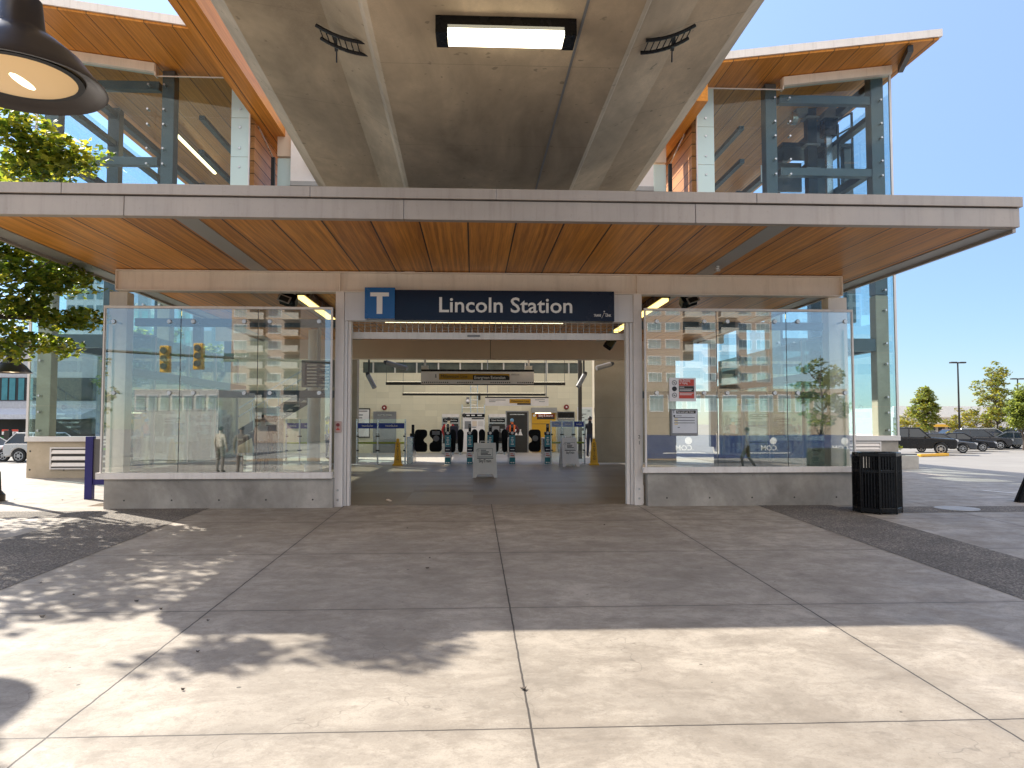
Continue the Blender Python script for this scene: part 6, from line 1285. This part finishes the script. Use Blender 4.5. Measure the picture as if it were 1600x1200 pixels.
# pale background towers on the left
def block(label, px0, px1, ytop, Y, c, nx, nz_, depth=20, name='apartment_tower', wc=None, ybot=690, face=-1):
    a, b = W(px0,600,Y).x, W(px1,600,Y).x; zt_ = W((px0+px1)/2, ytop, Y).z; r = thing(name, label, 'building', ((a+b)/2, Y, 0)); MB().box(a, b, Y, Y+depth, -3, zt_).build('wall', C('tower wall', c), r); wm = wc or paint('tower window', (0.12,0.2,0.22), 0.1, 0, 0.4, 0.3, 0)
    pw = (b-a)/nx; ph = (zt_-1)/nz_; me = None
    for i in range(nx):
        for j in range(nz_):
            if me is None: o = MB().box(-pw*0.33, pw*0.33, -0.12, -0.02, -ph*0.3, ph*0.3).build('window', wm, r, local=True); me = o
            else: o = me.copy(); COL.objects.link(o); o.parent = r
            o.location = (a+(i+0.5)*pw - (a+b)/2, 0, 1+(j+0.5)*ph)
    return r
block('pale blue white apartment tower seen between the leaves and the canopy', 100, 190, 330, 120, (0.55,0.6,0.63), 6, 14)
block('green glass office block seen through the left glass screen', 190, 300, 480, 90, (0.3,0.4,0.38), 8, 6, wc=paint('green window', (0.25,0.5,0.45), 0.1, 0, 0.3, 0.5, 0)); block('pale tower seen through the left glass screen near the portal', 300, 420, 430, 140, (0.6,0.62,0.6), 7, 12)

# ------------------------------------------------------------------ across the street (mirrored in the glass)
def mblock(label, px0, px1, ztop, Yv, c, nx, nz_, depth=22, balc=()):
    a, b = W(px0,600,Yv).x, W(px1,600,Yv).x; r = thing('apartment_block', label, 'building', ((a+b)/2, -Yv, -2)); MB().box(a, b, -Yv-depth, -Yv, -2, ztop).build('wall', C('block wall', c), r)
    pw = (b-a)/nx; ph = (ztop-2)/nz_; wf = None; wm = paint('bright window', (0.35,0.42,0.40), 0.08, 0, 0.5, 0.3, 0)
    for i in range(nx):
        for j in range(nz_):
            x = a+(i+0.5)*pw; z = 2+(j+0.5)*ph
            if i in balc:
                if j % 1 == 0:
                    o = MB().box(x-pw*0.5, x+pw*0.5, -Yv, -Yv+1.8, z-ph*0.45, z-ph*0.38).build('balcony', C('balcony slab', (0.5,0.42,0.33)), r); MB().box(x-pw*0.48, x+pw*0.48, -Yv+1.7, -Yv+1.75, z-ph*0.38, z-ph*0.05).build('balustrade', C('balcony rail', (0.45,0.42,0.36)), o); MB().box(x-pw*0.45, x+pw*0.45, -Yv+0.01, -Yv+0.05, z-ph*0.36, z+ph*0.42).build('glazed_door', M['dsteel'], o)
                continue
            if wf is None:
                wf = MB().box(-pw*0.38, pw*0.38, -0.02, 0.06, -ph*0.26, ph*0.30).build('window_frame', M['plast'], r, local=True); pn = MB().box(-pw*0.35, -pw*0.14, 0.06, 0.08, -ph*0.23, ph*0.27).box(-pw*0.12, pw*0.12, 0.06, 0.08, -ph*0.23, ph*0.27).box(pw*0.14, pw*0.35, 0.06, 0.08, -ph*0.23, ph*0.27).build('panes', wm, wf, local=True); o = wf
            else: o = copy_tree(wf, r)
            o.location = (x-(a+b)/2, 0, z+2)
    return r
mblock('tan apartment tower with white windows across the street, mirrored in the right glass', 1008, 1205, 40, 120, (0.46,0.34,0.25), 7, 13, balc=(2,4)); mblock('tan apartment tower with balconies across the street, mirrored in the left glass', 362, 470, 44, 120, (0.46,0.35,0.27), 4, 15, balc=(1,3)); mblock('low beige shops across the street', 215, 345, 4.6, 60, (0.55,0.52,0.46), 7, 1, 12)
mblock('brown podium building across the street below the towers', 1010, 1320, 6.5, 100, (0.42,0.32,0.22), 11, 1, 14)
r = thing('blue_hoarding', 'long navy construction hoarding with white lettering across the street', 'hoarding', (30, -44, -1.2)); x0, x1 = W(1005,700,44).x, W(1480,700,44).x; zb_ = -1.2
MB().box(x0, x1, -44.1, -44, zb_, 0.55).build('panels', C('navy hoarding', (0.02,0.045,0.16)), r); 
mb = MB()
for x in (x0+3, x0+9.5, x0+15, x0+21): mb.text('.COM', x, -43.98, zb_+0.75, 0.55, fat=0.01, flip=True, depth=0.005).box(x-1.6, x+1.6, -43.995, -43.985, zb_+0.36, zb_+0.42).ball((x+0.3,-43.99,zb_+1.3), 0.28, 10, (1,0.05,1))
mb.build('lettering', M['letter'], r)
r = thing('traffic_signal', 'traffic signal mast with two amber heads and a street name plate across the street', 'traffic light', (-24, -26, -0.6)); q1 = mir(265,560,26); q2 = mir(317,556,26); zq = q1.z
MB().cyl((-23.5,-26,-0.9),(-23.5,-26,zq+1),0.12,0.1).build('pole', M['panel'], r); MB().cyl((-23.5,-26,zq+0.6),(-6.5,-26,zq-0.3),0.08,0.05).build('mast_arm', M['dsteel'], r)
for q in (q1, q2):
    o = MB().box(q.x-0.24, q.x+0.24, -26.2, -25.85, q.z-0.75, q.z+0.6).build('signal_head', M['yel'], r, bevel=0.04); mb = MB()
    for kz in (-0.45,-0.05,0.35): mb.cyl((q.x,-25.85,q.z+kz),(q.x,-25.7,q.z+kz),0.15,0.16)
    mb.build('hoods', M['dgrey'], o)
q = mir(374, 560, 26); MB().box(q.x-0.62, q.x+0.62, -26.03, -26, q.z-0.22, q.z+0.22).build('name_plate', C('green plate', (0.03,0.09,0.08)), r); MB().text('Northern', q.x, -25.99, q.z, 0.32, fat=0.01, flip=True, maxw=1.0).build('lettering', M['letter'], r); MB().cyl((q.x,-26,q.z+0.22),(q.x,-26,zq+0.3),0.03).build('plate_hanger', M['dsteel'], r)
random.seed(9)
for x, Yr, lab in ((-31,-50,'dark conifer beside the low shops across the street'),(31,-54,'leafy tree behind the navy hoarding'),(-44,-64,'leafy tree among the shops across the street')):
    tree(lab, (x,Yr,-1.2), 9, (x,Yr,4.5), (2.2,2.2,4), 26, 45, 0.4, LV, 0.15, None, 0.8, 'far_tree')
